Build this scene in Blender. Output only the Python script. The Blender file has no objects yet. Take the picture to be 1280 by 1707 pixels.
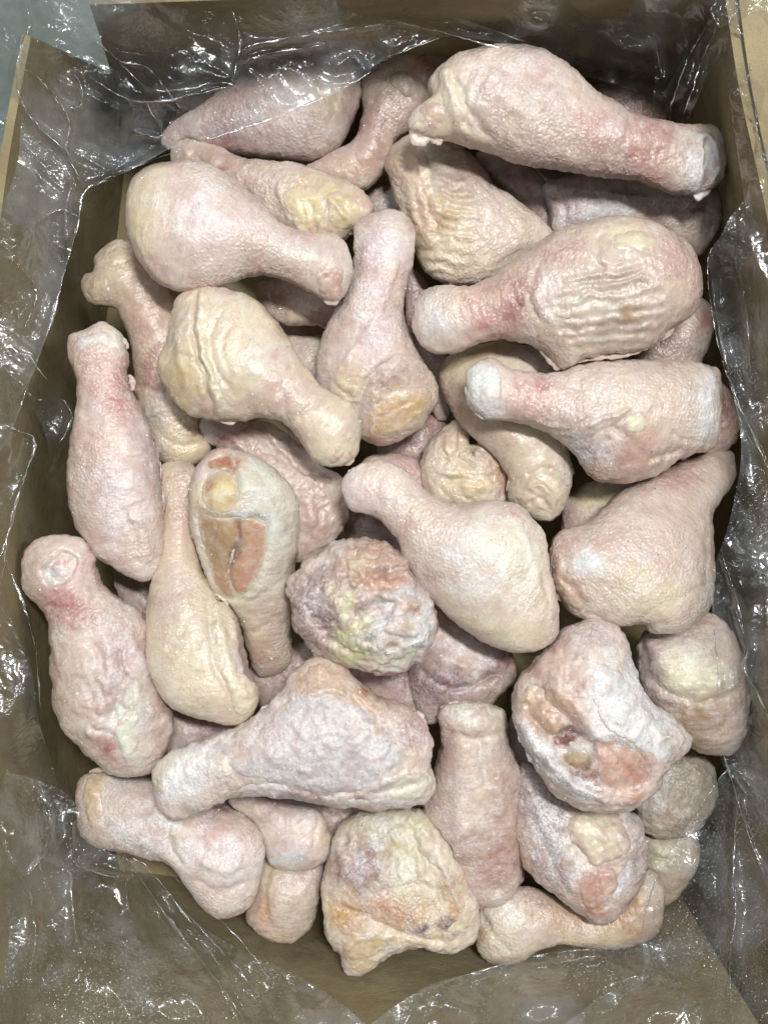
import bpy, math, random
import numpy as np
random.seed(4); rng = np.random.default_rng(4)
scene = bpy.context.scene
# ------------------------------------------------------------------ camera, light, exposure
D = 0.60; S = 0.33e-3
cam = bpy.data.objects.new('camera', bpy.data.cameras.new('camera')); scene.collection.objects.link(cam)
cam.location = (0, 0, D); cam.rotation_euler = (0, 0, 0)
cam.data.sensor_fit = 'VERTICAL'; cam.data.sensor_height = 24.0
cam.data.lens = 24.0 * D / (1707 * S)
cam.data.clip_start = 0.02; cam.data.clip_end = 20
scene.camera = cam
w = bpy.data.worlds.new('World'); scene.world = w; w.use_nodes = True
w.node_tree.nodes['Background'].inputs[0].default_value = (0.80, 0.93, 0.92, 1)
w.node_tree.nodes['Background'].inputs[1].default_value = 0.09
def area(name, loc, target, sx, sy, power, col):
    l = bpy.data.lights.new(name, 'AREA'); l.shape = 'RECTANGLE'; l.size = sx; l.size_y = sy; l.energy = power; l.color = col
    o = bpy.data.objects.new(name, l); scene.collection.objects.link(o); o.location = loc
    from mathutils import Vector
    o.rotation_euler = (Vector(target) - Vector(loc)).to_track_quat('-Z', 'Y').to_euler()
    return o
for lx, ly, lz, sx, sy, pw, cl in ((0.24, 0.40, 1.80, 0.42, 0.10, 42, (1.0, 0.985, 0.965)), (-0.55, 0.75, 2.1, 1.0, 0.05, 10, (0.96, 0.98, 1.0)),
                               (-1.3, 0.25, 1.8, 0.05, 1.0, 5, (0.85, 0.94, 1.0)), (0.2, 2.2, 1.6, 1.3, 0.06, 7, (0.88, 0.95, 1.0)),
                               (1.4, 0.3, 1.25, 0.08, 1.2, 13, (0.95, 0.98, 1.0)), (-0.2, -1.2, 2.1, 1.0, 0.05, 4, (1.0, 0.98, 0.95))):
    area('key_fill_lamp', (lx, ly, lz), (0, 0, 0), sx, sy, pw, cl)  # key comes first; the outlying tubes are added for film highlights and fill
scene.view_settings.view_transform = 'Standard'; scene.view_settings.look = 'None'
scene.view_settings.exposure = -0.31; scene.view_settings.gamma = 1.0
scene.cycles.transparent_max_bounces = 24
scene.cycles.max_bounces = 8
scene.cycles.use_denoising = True
scene.cycles.sample_clamp_indirect = 4

# ------------------------------------------------------------------ helpers
def P(px, py, z=0.0):
    k = S * (D - z) / D
    return ((px - 640) * k, -(py - 853.5) * k, z)
def srgb(c):
    c = np.asarray(c, float) / 255.0; g_ = c @ np.array([0.3, 0.6, 0.1]); c = g_ + (c - g_)*0.84; c = c*np.array([1.0, 1.0, 1.0])
    return np.where(c <= 0.04045, c / 12.92, ((c + 0.055) / 1.055) ** 2.4)
_perm = np.random.default_rng(11).integers(0, 2**31 - 1, 4096)
def _h(ix, iy, iz):
    n = (ix * 73856093) ^ (iy * 19349663) ^ (iz * 83492791)
    return _perm[n & 4095]
def noise3(x, y, z):
    """value-gradient noise in -1..1"""
    xi = np.floor(x).astype(np.int64); yi = np.floor(y).astype(np.int64); zi = np.floor(z).astype(np.int64)
    xf = x - xi; yf = y - yi; zf = z - zi
    u = xf * xf * (3 - 2 * xf); v = yf * yf * (3 - 2 * yf); t = zf * zf * (3 - 2 * zf)
    def g(dx, dy, dz):
        h = _h(xi + dx, yi + dy, zi + dz)
        gx = ((h & 255) / 127.5 - 1); gy = (((h >> 8) & 255) / 127.5 - 1); gz = (((h >> 16) & 255) / 127.5 - 1)
        return gx * (xf - dx) + gy * (yf - dy) + gz * (zf - dz)
    a = g(0,0,0) * (1-u) + g(1,0,0) * u; b = g(0,1,0) * (1-u) + g(1,1,0) * u
    c = g(0,0,1) * (1-u) + g(1,0,1) * u; d = g(0,1,1) * (1-u) + g(1,1,1) * u
    return ((a * (1-v) + b * v) * (1-t) + (c * (1-v) + d * v) * t)
def fbm(x, y, z, oct=3, ridged=False):
    s = 0; a = 1.0; f = 1.0
    for k in range(oct):
        n = noise3(x * f + 17.3 * k, y * f + 5.1 * k, z * f + 9.7 * k)
        s = s + a * ((0.35 - np.abs(n)) if ridged else n)
        a *= 0.5; f *= 2.03
    return s
def smooth_closed(pts, n=5):
    p = np.asarray(pts, float); N = len(p)
    out = []
    for i in range(N):
        p0, p1, p2, p3 = p[i-1], p[i], p[(i+1) % N], p[(i+2) % N]
        for k in range(n):
            t = k / n
            out.append(0.5 * ((2*p1) + (-p0+p2)*t + (2*p0-5*p1+4*p2-p3)*t*t + (-p0+3*p1-3*p2+p3)*t**3))
    return np.array(out)
def smooth_open(pts, n=6):
    p = np.asarray(pts, float)
    if len(p) < 3: return p
    q = np.vstack([2*p[0]-p[1], p, 2*p[-1]-p[-2]]); out = []
    for i in range(1, len(q)-2):
        p0, p1, p2, p3 = q[i-1], q[i], q[i+1], q[i+2]
        for k in range(n):
            t = k / n
            out.append(0.5 * ((2*p1) + (-p0+p2)*t + (2*p0-5*p1+4*p2-p3)*t*t + (-p0+3*p1-3*p2+p3)*t**3))
    out.append(p[-1]); return np.array(out)
def seg_dist(X, Y, poly, closed=True):
    """distance to a polyline; inside test when closed"""
    sh = X.shape; x = X.ravel().astype(np.float32); y = Y.ravel().astype(np.float32)
    a = np.asarray(poly, np.float32); b = np.roll(a, -1, 0)
    if not closed: a, b = a[:-1], b[:-1]
    d2 = np.full(x.shape, 1e9, np.float32); ins = np.zeros(x.shape, bool)
    for (ax, ay), (bx, by) in zip(a, b):
        vx, vy = bx-ax, by-ay; L = vx*vx + vy*vy + 1e-12
        t = np.clip(((x-ax)*vx + (y-ay)*vy) / L, 0, 1)
        dd = (x-ax-t*vx)**2 + (y-ay-t*vy)**2
        np.minimum(d2, dd, out=d2)
        if closed and ay != by:
            c = ((ay > y) != (by > y)) & (x < (bx-ax)*(y-ay)/(by-ay) + ax)
            ins ^= c
    return np.sqrt(d2).reshape(sh), ins.reshape(sh)
def poisson(mask, h):
    u = np.zeros(mask.shape); m = mask.copy(); m[0] = m[-1] = False; m[:, 0] = m[:, -1] = False
    ii, jj = np.indices(mask.shape); red = m & ((ii+jj) % 2 == 0); blk = m & ((ii+jj) % 2 == 1)
    om = 1.92
    for it in range(110):
        for c in (red, blk):
            s = np.zeros_like(u); s[1:-1, 1:-1] = (u[2:, 1:-1] + u[:-2, 1:-1] + u[1:-1, 2:] + u[1:-1, :-2] + h*h) / 4
            u[c] += om * (s[c] - u[c])
    return u
def surface_nets(F, o, h):
    """F: 3-D field (<0 inside), o: origin, h: step -> verts, quads"""
    ins = F < 0
    nx, ny, nz = F.shape
    c = ins[:-1, :-1, :-1].astype(np.int8)
    cnt = np.zeros((nx-1, ny-1, nz-1), np.int8)
    for dx in (0, 1):
        for dy in (0, 1):
            for dz in (0, 1):
                cnt += ins[dx:nx-1+dx, dy:ny-1+dy, dz:nz-1+dz]
    act = (cnt > 0) & (cnt < 8)
    I, J, K = np.nonzero(act)
    idx = -np.ones(act.shape, np.int64); idx[I, J, K] = np.arange(len(I))
    acc = np.zeros((len(I), 3)); n = np.zeros(len(I))
    corners = [(a, b, c_) for a in (0, 1) for b in (0, 1) for c_ in (0, 1)]
    for A in corners:
        for ax in range(3):
            if A[ax] == 1: continue
            B = list(A); B[ax] = 1
            fa = F[I+A[0], J+A[1], K+A[2]]; fb = F[I+B[0], J+B[1], K+B[2]]
            m = (fa < 0) != (fb < 0)
            t = np.where(m, fa / np.where(m, fa - fb, 1), 0)
            for d in range(3):
                acc[:, d] += np.where(m, A[d] + (t if d == ax else 0), 0)
            n += m
    V = (acc / n[:, None] + np.stack([I, J, K], 1)) * h + np.asarray(o)
    Q = []
    # edges along x, y, z
    for ax in range(3):
        sl0 = [slice(1, -1)]*3; sl1 = [slice(1, -1)]*3
        sl0[ax] = slice(0, -1); sl1[ax] = slice(1, None)
        a = ins[tuple(sl0)]; b = ins[tuple(sl1)]
        m = a != b
        i, j, k = np.nonzero(m); off = [1, 1, 1]; off[ax] = 0
        i += off[0]; j += off[1]; k += off[2]
        flip = a[m]
        u, v = [(1, 2), (2, 0), (0, 1)][ax]
        def g(du, dv):
            q = [i, j, k]; q = [q[0].copy(), q[1].copy(), q[2].copy()]
            q[u] -= du; q[v] -= dv
            return idx[q[0], q[1], q[2]]
        q = np.stack([g(1, 1), g(0, 1), g(0, 0), g(1, 0)], 1)
        q[~flip] = q[~flip][:, ::-1]
        Q.append(q)
    return V, np.vstack(Q)
def vnormals(V, Q):
    n = np.cross(V[Q[:, 2]] - V[Q[:, 0]], V[Q[:, 3]] - V[Q[:, 1]])
    N = np.zeros_like(V)
    for k in range(4):
        for d in range(3): N[:, d] += np.bincount(Q[:, k], n[:, d], len(V))
    return N / (np.linalg.norm(N, axis=1)[:, None] + 1e-12)
def relax(V, Q, it=1, lam=0.5):
    for _ in range(it):
        A = np.zeros_like(V); c = np.zeros(len(V))
        for k in range(4):
            a = Q[:, k]; b = Q[:, (k+1) % 4]
            for d in range(3):
                A[:, d] += np.bincount(a, V[b, d], len(V)) + np.bincount(b, V[a, d], len(V))
            c += np.bincount(a, minlength=len(V)) + np.bincount(b, minlength=len(V))
        V = V + lam * (A / c[:, None] - V)
    return V
def make_mesh(name, V, Q, mat=None, smooth=True):
    me = bpy.data.meshes.new(name)
    V = np.asarray(V, np.float32); Q = np.asarray(Q, np.int32); k = Q.shape[1]
    me.vertices.add(len(V)); me.vertices.foreach_set('co', V.ravel())
    me.loops.add(Q.size); me.loops.foreach_set('vertex_index', Q.ravel())
    me.polygons.add(len(Q)); me.polygons.foreach_set('loop_start', np.arange(0, Q.size, k, dtype=np.int32))
    me.polygons.foreach_set('use_smooth', np.full(len(Q), smooth))
    me.update(calc_edges=True)
    if mat: me.materials.append(mat)
    return me
def set_attr(me, name, arr):
    if arr.ndim == 2:
        a = me.color_attributes.new(name, 'FLOAT_COLOR', 'POINT')
        a.data.foreach_set('color', np.concatenate([arr, np.ones((len(arr), 1))], 1).astype(np.float32).ravel())
    else:
        a = me.attributes.new(name, 'FLOAT', 'POINT'); a.data.foreach_set('value', arr.astype(np.float32))
def link(name, me, parent=None):
    o = bpy.data.objects.new(name, me); scene.collection.objects.link(o)
    if parent: o.parent = parent
    return o
def tag(o, label=None, cat=None, group=None, kind=None):
    if label: o['label'] = label
    if cat: o['category'] = cat
    if group: o['group'] = group
    if kind: o['kind'] = kind
    return o

# ------------------------------------------------------------------ materials
class NT:
    def __init__(s, name):
        s.m = bpy.data.materials.new(name); s.m.use_nodes = True; s.t = s.m.node_tree; s.t.nodes.clear()
        s.out = s.n('ShaderNodeOutputMaterial')
    def n(s, typ, **kw):
        nd = s.t.nodes.new(typ)
        for k, v in kw.items():
            if k in nd.inputs.keys() if isinstance(k, str) else False: pass
            setattr(nd, k, v)
        return nd
    def set(s, nd, **kw):
        for k, v in kw.items():
            i = nd.inputs[k.replace('_', ' ')]
            if hasattr(v, 'is_output'): s.t.links.new(v, i)
            else: i.default_value = v
        return nd
    def link(s, a, b): s.t.links.new(a, b)
    def math(s, op, a, b=None, c=None, clamp=False):
        nd = s.n('ShaderNodeMath', operation=op); nd.use_clamp = clamp
        for i, v in enumerate((a, b, c)):
            if v is None: continue
            if hasattr(v, 'is_output'): s.link(v, nd.inputs[i])
            else: nd.inputs[i].default_value = v
        return nd.outputs[0]
    def mix(s, f, a, b, blend='MIX'):
        nd = s.n('ShaderNodeMix', data_type='RGBA', blend_type=blend)
        for i, v in ((0, f), (6, a), (7, b)):
            if hasattr(v, 'is_output'): s.link(v, nd.inputs[i])
            else: nd.inputs[i].default_value = v
        return nd.outputs[2]
    def ramp(s, f, a, b):
        nd = s.n('ShaderNodeMapRange', clamp=True); s.link(f, nd.inputs[0]); nd.inputs[1].default_value = a; nd.inputs[2].default_value = b
        return nd.outputs[0]
    def noise(s, vec, scale, detail=3, rough=0.55, dist=0.0):
        nd = s.n('ShaderNodeTexNoise'); s.link(vec, nd.inputs['Vector']); s.set(nd, Scale=scale, Detail=detail, Roughness=rough, Distortion=dist)
        return nd.outputs[0]
    def vor(s, vec, scale, feature='F1', rnd=1.0):
        nd = s.n('ShaderNodeTexVoronoi', feature=feature); s.link(vec, nd.inputs['Vector']); s.set(nd, Scale=scale, Randomness=rnd)
        return nd
    def mapping(s, vec, scale=(1,1,1), loc=(0,0,0)):
        nd = s.n('ShaderNodeMapping'); s.link(vec, nd.inputs[0]); nd.inputs[3].default_value = scale; nd.inputs[1].default_value = loc
        return nd.outputs[0]

def skin_material(name, sss=0.30, goose=1.0, wrinkle=1.0):
    t = NT(name)
    co = t.n('ShaderNodeTexCoord').outputs['Object']
    col = t.n('ShaderNodeAttribute', attribute_name='col').outputs['Color']
    fr = t.n('ShaderNodeAttribute', attribute_name='frost').outputs['Fac']
    gs = t.n('ShaderNodeAttribute', attribute_name='goose').outputs['Fac']
    n1 = t.noise(co, 55, 4, 0.6, 0.6)
    n2 = t.noise(co, 240, 4, 0.6, 0.3)
    n3 = t.noise(co, 1500, 3, 0.7); n4 = t.noise(co, 620, 3, 0.6)
    v = t.vor(co, 640, 'SMOOTH_F1'); g = t.math('MULTIPLY', t.ramp(v.outputs['Distance'], 0.52, 0.10), gs)
    wv = t.mapping(co, (420, 70, 110)); wr = t.noise(wv, 1.0, 4, 0.6, 0.8)
    # colour variation of the skin itself: mauve veins, yellow fat under it
    c = t.mix(t.math('MULTIPLY', t.ramp(n1, 0.52, 0.68), 0.30), col, (0.46, 0.30, 0.27, 1))
    c = t.mix(t.math('MULTIPLY', t.ramp(n1, 0.46, 0.34), 0.35), c, (0.66, 0.56, 0.37, 1))
    c = t.mix(t.math('MULTIPLY', t.ramp(n2, 0.5, 0.68), 0.3), c, (0.50, 0.33, 0.31, 1))
    c = t.mix(t.math('MULTIPLY', g, 0.45 * goose), c, (0.76, 0.68, 0.60, 1))
    c = t.mix(t.math('MULTIPLY', t.ramp(wr, 0.55, 0.75), 0.30 * wrinkle), c, (0.42, 0.25, 0.23, 1))
    n5 = t.noise(co, 120, 5, 0.65, 1.6); vein = t.ramp(t.math('ABSOLUTE', t.math('SUBTRACT', n5, 0.5)), 0.035, 0.0)
    c = t.mix(t.math('MULTIPLY', vein, 0.36), c, (0.46, 0.29, 0.27, 1))
    n6 = t.noise(co, 170, 5, 0.7, 0.8)
    c = t.mix(t.math('MULTIPLY', t.ramp(n6, 0.55, 0.64), 0.22), c, (0.80, 0.77, 0.72, 1))
    # frost: fine white grains
    fg = t.math('MULTIPLY', t.ramp(t.noise(co, 800, 4, 0.8), 0.36, 0.58), fr)
    fpatch = t.ramp(t.noise(co, 75, 5, 0.65), 0.38, 0.56)
    ff = t.math('MULTIPLY', fg, fpatch, clamp=True)
    c = t.mix(t.math('MULTIPLY', ff, 0.95), c, (0.82, 0.84, 0.86, 1))
    # bump
    b = t.math('MULTIPLY', g, 0.75 * goose)
    b = t.math('ADD', b, t.math('MULTIPLY', wr, 0.9 * wrinkle))
    b = t.math('ADD', b, t.math('MULTIPLY', n2, 0.40))
    b = t.math('ADD', b, t.math('MULTIPLY', n4, t.math('MULTIPLY_ADD', t.ramp(n1, 0.42, 0.62), 0.38, 0.10)))
    b = t.math('ADD', b, t.math('MULTIPLY', n3, t.math('MULTIPLY_ADD', fr, 0.5, 0.10)))
    bump = t.n('ShaderNodeBump'); t.set(bump, Strength=0.6, Distance=0.0008, Height=b)
    # ice glints: a few tiny cells tip their facet
    gv = t.vor(co, 800, 'F1'); sel = t.math('GREATER_THAN', t.n('ShaderNodeSeparateColor').outputs[0], 0.5)
    sep = t.n('ShaderNodeSeparateColor'); t.link(gv.outputs['Color'], sep.inputs[0])
    pick = t.math('MULTIPLY', t.math('GREATER_THAN', sep.outputs[0], 0.965), t.math('LESS_THAN', gv.outputs['Distance'], 0.42))
    nrm = t.n('ShaderNodeVectorMath', operation='SUBTRACT'); t.link(gv.outputs['Color'], nrm.inputs[0]); nrm.inputs[1].default_value = (0.5, 0.5, 0.5)
    sc = t.n('ShaderNodeVectorMath', operation='SCALE'); t.link(nrm.outputs[0], sc.inputs[0]); t.link(t.math('MULTIPLY', pick, 0.9), sc.inputs['Scale'])
    ad = t.n('ShaderNodeVectorMath', operation='ADD'); t.link(sc.outputs[0], ad.inputs[0]); t.link(bump.outputs[0], ad.inputs[1])
    nn = t.n('ShaderNodeVectorMath', operation='NORMALIZE'); t.link(ad.outputs[0], nn.inputs[0])
    rough = t.math('MULTIPLY_ADD', fr, 0.2, 0.36)
    rough = t.math('MULTIPLY_ADD', t.math('MULTIPLY_ADD', n3, 0.3, -0.15), 1.0, rough)
    rough = t.math('MULTIPLY_ADD', pick, -0.4, rough)
    rough = t.math('MAXIMUM', rough, 0.1)
    p = t.n('ShaderNodeBsdfPrincipled')
    t.set(p, Base_Color=c, Roughness=rough, Normal=nn.outputs[0], Subsurface_Weight=sss, Subsurface_Scale=0.004)
    p.inputs['Subsurface Radius'].default_value = (1.0, 0.62, 0.5)
    p.inputs['Specular IOR Level'].default_value = 0.45
    p.inputs['Coat Weight'].default_value = 0.36; p.inputs['Coat Roughness'].default_value = 0.2
    t.link(bump.outputs[0], p.inputs['Coat Normal'])
    t.link(p.outputs[0], t.out.inputs[0])
    return t.m
M_SKIN = skin_material('frozen_skin')
M_FLESH = skin_material('frozen_flesh', 0.22, 0.1, 0.6)

def card_material(name, a, b):
    t = NT(name); co = t.n('ShaderNodeTexCoord').outputs['Object']
    n1 = t.noise(co, 16, 5, 0.65, 0.6); n2 = t.noise(co, 120, 4, 0.6); n3 = t.noise(co, 900, 3)
    c = t.mix(t.ramp(n1, 0.35, 0.65), a, b)
    c = t.mix(t.math('MULTIPLY', t.ramp(n3, 0.5, 0.7), 0.2), c, (a[0]*0.5, a[1]*0.5, a[2]*0.5, 1))
    n4 = t.noise(t.mapping(co, (34, 34, 22)), 1, 5, 0.6, 1.2)
    c = t.mix(t.math('MULTIPLY', t.ramp(n4, 0.5, 0.7), 0.35), c, (a[0]*0.7, a[1]*0.66, a[2]*0.6, 1))
    c = t.mix(t.math('MULTIPLY', t.ramp(t.noise(co, 40, 6, 0.75, 1.0), 0.58, 0.66), 0.35), c, (a[0]*0.45, a[1]*0.42, a[2]*0.4, 1))
    bump = t.n('ShaderNodeBump'); t.set(bump, Strength=0.6, Distance=0.0010, Height=t.math('ADD', t.math('ADD', n2, n3), t.math('MULTIPLY', n4, 2.0)))
    p = t.n('ShaderNodeBsdfPrincipled'); t.set(p, Base_Color=c, Roughness=0.85, Normal=bump.outputs[0]); t.link(p.outputs[0], t.out.inputs[0])
    return t.m
M_CARD = card_material('brown_cardboard', (0.215, 0.172, 0.092, 1), (0.31, 0.255, 0.145, 1))
M_FLOOR = card_material('grey_floor', (0.12, 0.145, 0.13, 1), (0.15, 0.175, 0.16, 1))

def film_material(name, haze=0.08, frost=0.0, bumpd=0.00035, gloss=0.05, refl=1.35, cap=0.15):
    t = NT(name); co = t.n('ShaderNodeTexCoord').outputs['Object']
    n1 = t.noise(co, 38, 2, 0.5, 1.6); rid = t.math('ABSOLUTE', t.math('SUBTRACT', n1, 0.5))
    n2 = t.noise(co, 110, 2, 0.5, 1.4); rid2 = t.math('ABSOLUTE', t.math('SUBTRACT', n2, 0.5))
    n3 = t.noise(co, 1300, 3, 0.7)
    hgt = t.math('ADD', t.math('MULTIPLY', rid, 5.0), t.math('MULTIPLY', rid2, 1.6))
    bump = t.n('ShaderNodeBump'); t.set(bump, Strength=1.0, Distance=bumpd, Height=hgt)
    gl = t.n('ShaderNodeBsdfGlossy'); t.set(gl, Color=(1, 1, 1, 1), Roughness=gloss, Normal=bump.outputs[0])
    tr = t.n('ShaderNodeBsdfTransparent'); tr.inputs[0].default_value = (0.98, 0.985, 0.985, 1)
    df = t.n('ShaderNodeBsdfDiffuse'); t.set(df, Color=(0.75, 0.82, 0.88, 1), Normal=bump.outputs[0])
    tl = t.n('ShaderNodeBsdfTranslucent'); t.set(tl, Color=(0.75, 0.82, 0.88, 1))
    dd = t.n('ShaderNodeMixShader'); dd.inputs[0].default_value = 0.4; t.link(df.outputs[0], dd.inputs[1]); t.link(tl.outputs[0], dd.inputs[2])
    hz = t.math('MULTIPLY_ADD', t.ramp(t.noise(co, 26, 4, 0.6), 0.46, 0.66), haze, haze * 0.15)
    if frost > 0:
        sp = t.math('MULTIPLY', t.ramp(t.noise(co, 700, 3, 0.7), 0.56, 0.66), t.ramp(t.noise(co, 22, 3, 0.6), 0.42, 0.6))
        hz = t.math('ADD', hz, t.math('MULTIPLY', sp, frost))
    m1 = t.n('ShaderNodeMixShader'); t.link(hz, m1.inputs[0]); t.link(tr.outputs[0], m1.inputs[1]); t.link(dd.outputs[0], m1.inputs[2])
    fres = t.n('ShaderNodeFresnel'); t.set(fres, IOR=1.5, Normal=bump.outputs[0])
    f = t.math('MINIMUM', t.math('MULTIPLY', fres.outputs[0], refl, clamp=True), cap)
    m2 = t.n('ShaderNodeMixShader'); t.link(f, m2.inputs[0]); t.link(m1.outputs[0], m2.inputs[1]); g2 = t.n('ShaderNodeBsdfGlossy'); t.set(g2, Color=(0.9, 0.95, 1, 1), Roughness=0.26, Normal=bump.outputs[0]); g3 = t.n('ShaderNodeMixShader'); g3.inputs[0].default_value = 0.45; t.link(gl.outputs[0], g3.inputs[1]); t.link(g2.outputs[0], g3.inputs[2]); t.link(g3.outputs[0], m2.inputs[2])
    t.link(m2.outputs[0], t.out.inputs[0])
    return t.m
M_FILM = film_material('clear_film', 0.035)
M_CLOUD = film_material('cloudy_film', 0.16, 0.0, 0.0004, 0.05, 1.35, 0.17)
M_FOLD = film_material('folded_film', 0.07, 0.0, 0.0003, 0.13, 6.0, 0.75)
M_ICE = None
M_FILMF = film_material('frosted_film', 0.15, 0.45)

# ------------------------------------------------------------------ the pile: one running lower envelope keeps pieces from running into each other
GX0, GY0, GW, GH, GS = -0.26, -0.34, 520, 680, 0.001
ENV = np.full((GW, GH), 9.0)
def bil(A, x, y, x0, y0, h):
    fx = np.clip((x - x0) / h, 0, A.shape[0] - 1.001); fy = np.clip((y - y0) / h, 0, A.shape[1] - 1.001)
    i = fx.astype(int); j = fy.astype(int); a = fx - i; b = fy - j
    return A[i, j]*(1-a)*(1-b) + A[i+1, j]*a*(1-b) + A[i, j+1]*(1-a)*b + A[i+1, j+1]*a*b

BASE = {'pink': (210, 189, 176), 'cream': (214, 200, 172), 'mauve': (190, 168, 160), 'white': (208, 200, 194), 'tan': (196, 172, 146), 'grey': (170, 162, 150)}
RED = (176, 104, 98); ROSE = (196, 140, 132); FAT = (222, 212, 176); YEL = (208, 196, 128); PURP = (138, 104, 108); WHITE = (212, 220, 218); MEAT = (188, 132, 104); DARK = (96, 56, 48); AMBER = (190, 150, 92); TANC = (190, 158, 122); GREYC = (150, 146, 140)

class Piece: pass
def plane_fn(zs):
    """zs: number, or ((px,py,z),(px,py,z)): z varies along that line"""
    if not isinstance(zs, (tuple, list)): return lambda px, py: zs + 0*px
    (ax, ay, az), (bx, by, bz) = zs; L = (bx-ax)**2 + (by-ay)**2
    return lambda px, py: az + (bz-az) * np.clip(((px-ax)*(bx-ax) + (py-ay)*(by-ay)) / L, -0.2, 1.2)
def to_world(pts, zf, dz=0):
    p = np.asarray(pts, float); z = zf(p[:, 0], p[:, 1]) + dz; k = S * (D - z) / D
    return np.stack([(p[:, 0]-640)*k, -(p[:, 1]-853.5)*k], 1)
def blob(cx, cy, rx, ry, ang=0):
    a = np.linspace(0, 2*math.pi, 18, endpoint=False); c, s = math.cos(math.radians(ang)), math.sin(math.radians(ang))
    x = rx*np.cos(a); y = ry*np.sin(a)
    return np.stack([cx + x*c - y*s, cy + x*s + y*c], 1)
def paint(V, zf, col, patches, topz, base_seed, fade=None):
    """patches: (outline or blob tuple, colour, strength, softness px)"""
    fr = np.zeros(len(V)); wet = np.clip(0.38 + 1.6*fbm(V[:, 0]*30+base_seed, V[:, 1]*30, V[:, 2]*30, 2), 0.05, 0.9)
    wn = 0.0055
    wx = V[:, 0] + wn * fbm(V[:, 0]*120+base_seed, V[:, 1]*120, V[:, 2]*120, 4)
    wy = V[:, 1] + wn * fbm(V[:, 0]*120, V[:, 1]*120+base_seed+9, V[:, 2]*120, 4)
    marb = fbm(V[:, 0]*150+base_seed, V[:, 1]*150, V[:, 2]*150, 4)
    for pt in patches:
        shp, c, st, soft = pt[:4]
        pts = blob(*shp) if isinstance(shp[0], (int, float)) else shp
        poly = to_world(pts if isinstance(shp[0], (int, float)) else smooth_closed(pts, 4), zf, 0.018)
        x0, y0 = poly.min(0) - soft*S*2; x1, y1 = poly.max(0) + soft*S*2
        m = (wx > x0) & (wx < x1) & (wy > y0) & (wy < y1)
        if not m.any(): continue
        d, ins = seg_dist(wx[m], wy[m], poly)
        sd = np.where(ins, -d, d) / (soft * S)
        wgt = np.clip(st * np.clip(0.5 - 0.5*sd, 0, 1) * (1.0 + 0.9*marb[m]), 0, 1)
        if isinstance(c, str):
            if c == 'frost': fr[m] = np.maximum(fr[m], wgt)
            elif c == 'goose': wet[m] = np.maximum(wet[m], wgt)
        else:
            L = srgb(c); col[m] += (L - col[m]) * wgt[:, None]
    return col, fr, wet

def field_mesh(poly, midf, k, h, top_detail=None, hmax=None, clamp=True, seed=0, rough=1.0, botk=1.0, pad=4):
    """closed inflated body on outline poly (world xy); midf(x,y)->z of its middle surface"""
    x0, y0 = poly.min(0) - pad*h; x1, y1 = poly.max(0) + pad*h
    nx = int((x1-x0)/h)+1; ny = int((y1-y0)/h)+1
    xs = x0 + np.arange(nx)*h; ys = y0 + np.arange(ny)*h
    X, Y = np.meshgrid(xs, ys, indexing='ij')
    d, ins = seg_dist(X, Y, poly)
    u = poisson(ins, h)
    # outside: continue with the slope of the rim
    slope = np.median(u[ins & (d < 1.6*h)] / d[ins & (d < 1.6*h)]) if (ins & (d < 1.6*h)).any() else 0.01
    hs = np.where(ins, 2.3*k*k*np.maximum(u, 0.15*slope*d), -2.3*k*k*slope*d)
    half = np.sqrt(np.maximum(hs, 0))
    if hmax: 
        hh = hmax*np.tanh(half/hmax); half = hh; hs = np.where(hs > 0, hh*hh, hs)
    det = 0
    if top_detail is not None: det = top_detail(X, Y, half)
    ht = half + det * np.clip(half/0.006, 0, 1)
    hst = np.where(hs > 0, np.maximum(ht, 0.0006)**2, hs)
    mid = midf(X, Y)
    hb = half*botk
    if clamp:
        e = bil(ENV, X, Y, GX0, GY0, GS)
        lim = e - mid                       # top may not pass this
        over = ins & (ht > lim)
        if over.any():
            push = np.where(over, np.maximum(0.003 - (lim + hb), 0), 0)
            hst = np.where(over, np.where(lim > 0, np.minimum(hst, lim**2), hst), hst)
    else: e = None
    zmin = (mid - hb).min() - 3*h; zmax = (mid + np.sqrt(np.maximum(hst, 0))).max() + 3*h
    nz = int((zmax-zmin)/h)+1
    zs = zmin + np.arange(nz)*h
    Z = zs[None, None, :] - mid[:, :, None]
    hsb = np.where(hs > 0, hb**2, hs)
    F = np.where(Z > 0, Z*Z - hst[:, :, None], Z*Z - hsb[:, :, None])
    # turn into something distance-like
    F = F / (2*np.sqrt(np.maximum(np.abs(np.where(Z > 0, hst[:, :, None], hsb[:, :, None])), (2*h)**2)))
    if clamp: F = np.maximum(F, zs[None, None, :] - np.where(e < 8, e, 9)[:, :, None])
    V, Q = surface_nets(F.astype(np.float32), (x0, y0, zmin), h)
    V = relax(V, Q, 1, 0.6)
    return V, Q, (X, Y, mid, ht, hb, ins, x0, y0, h)

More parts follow.
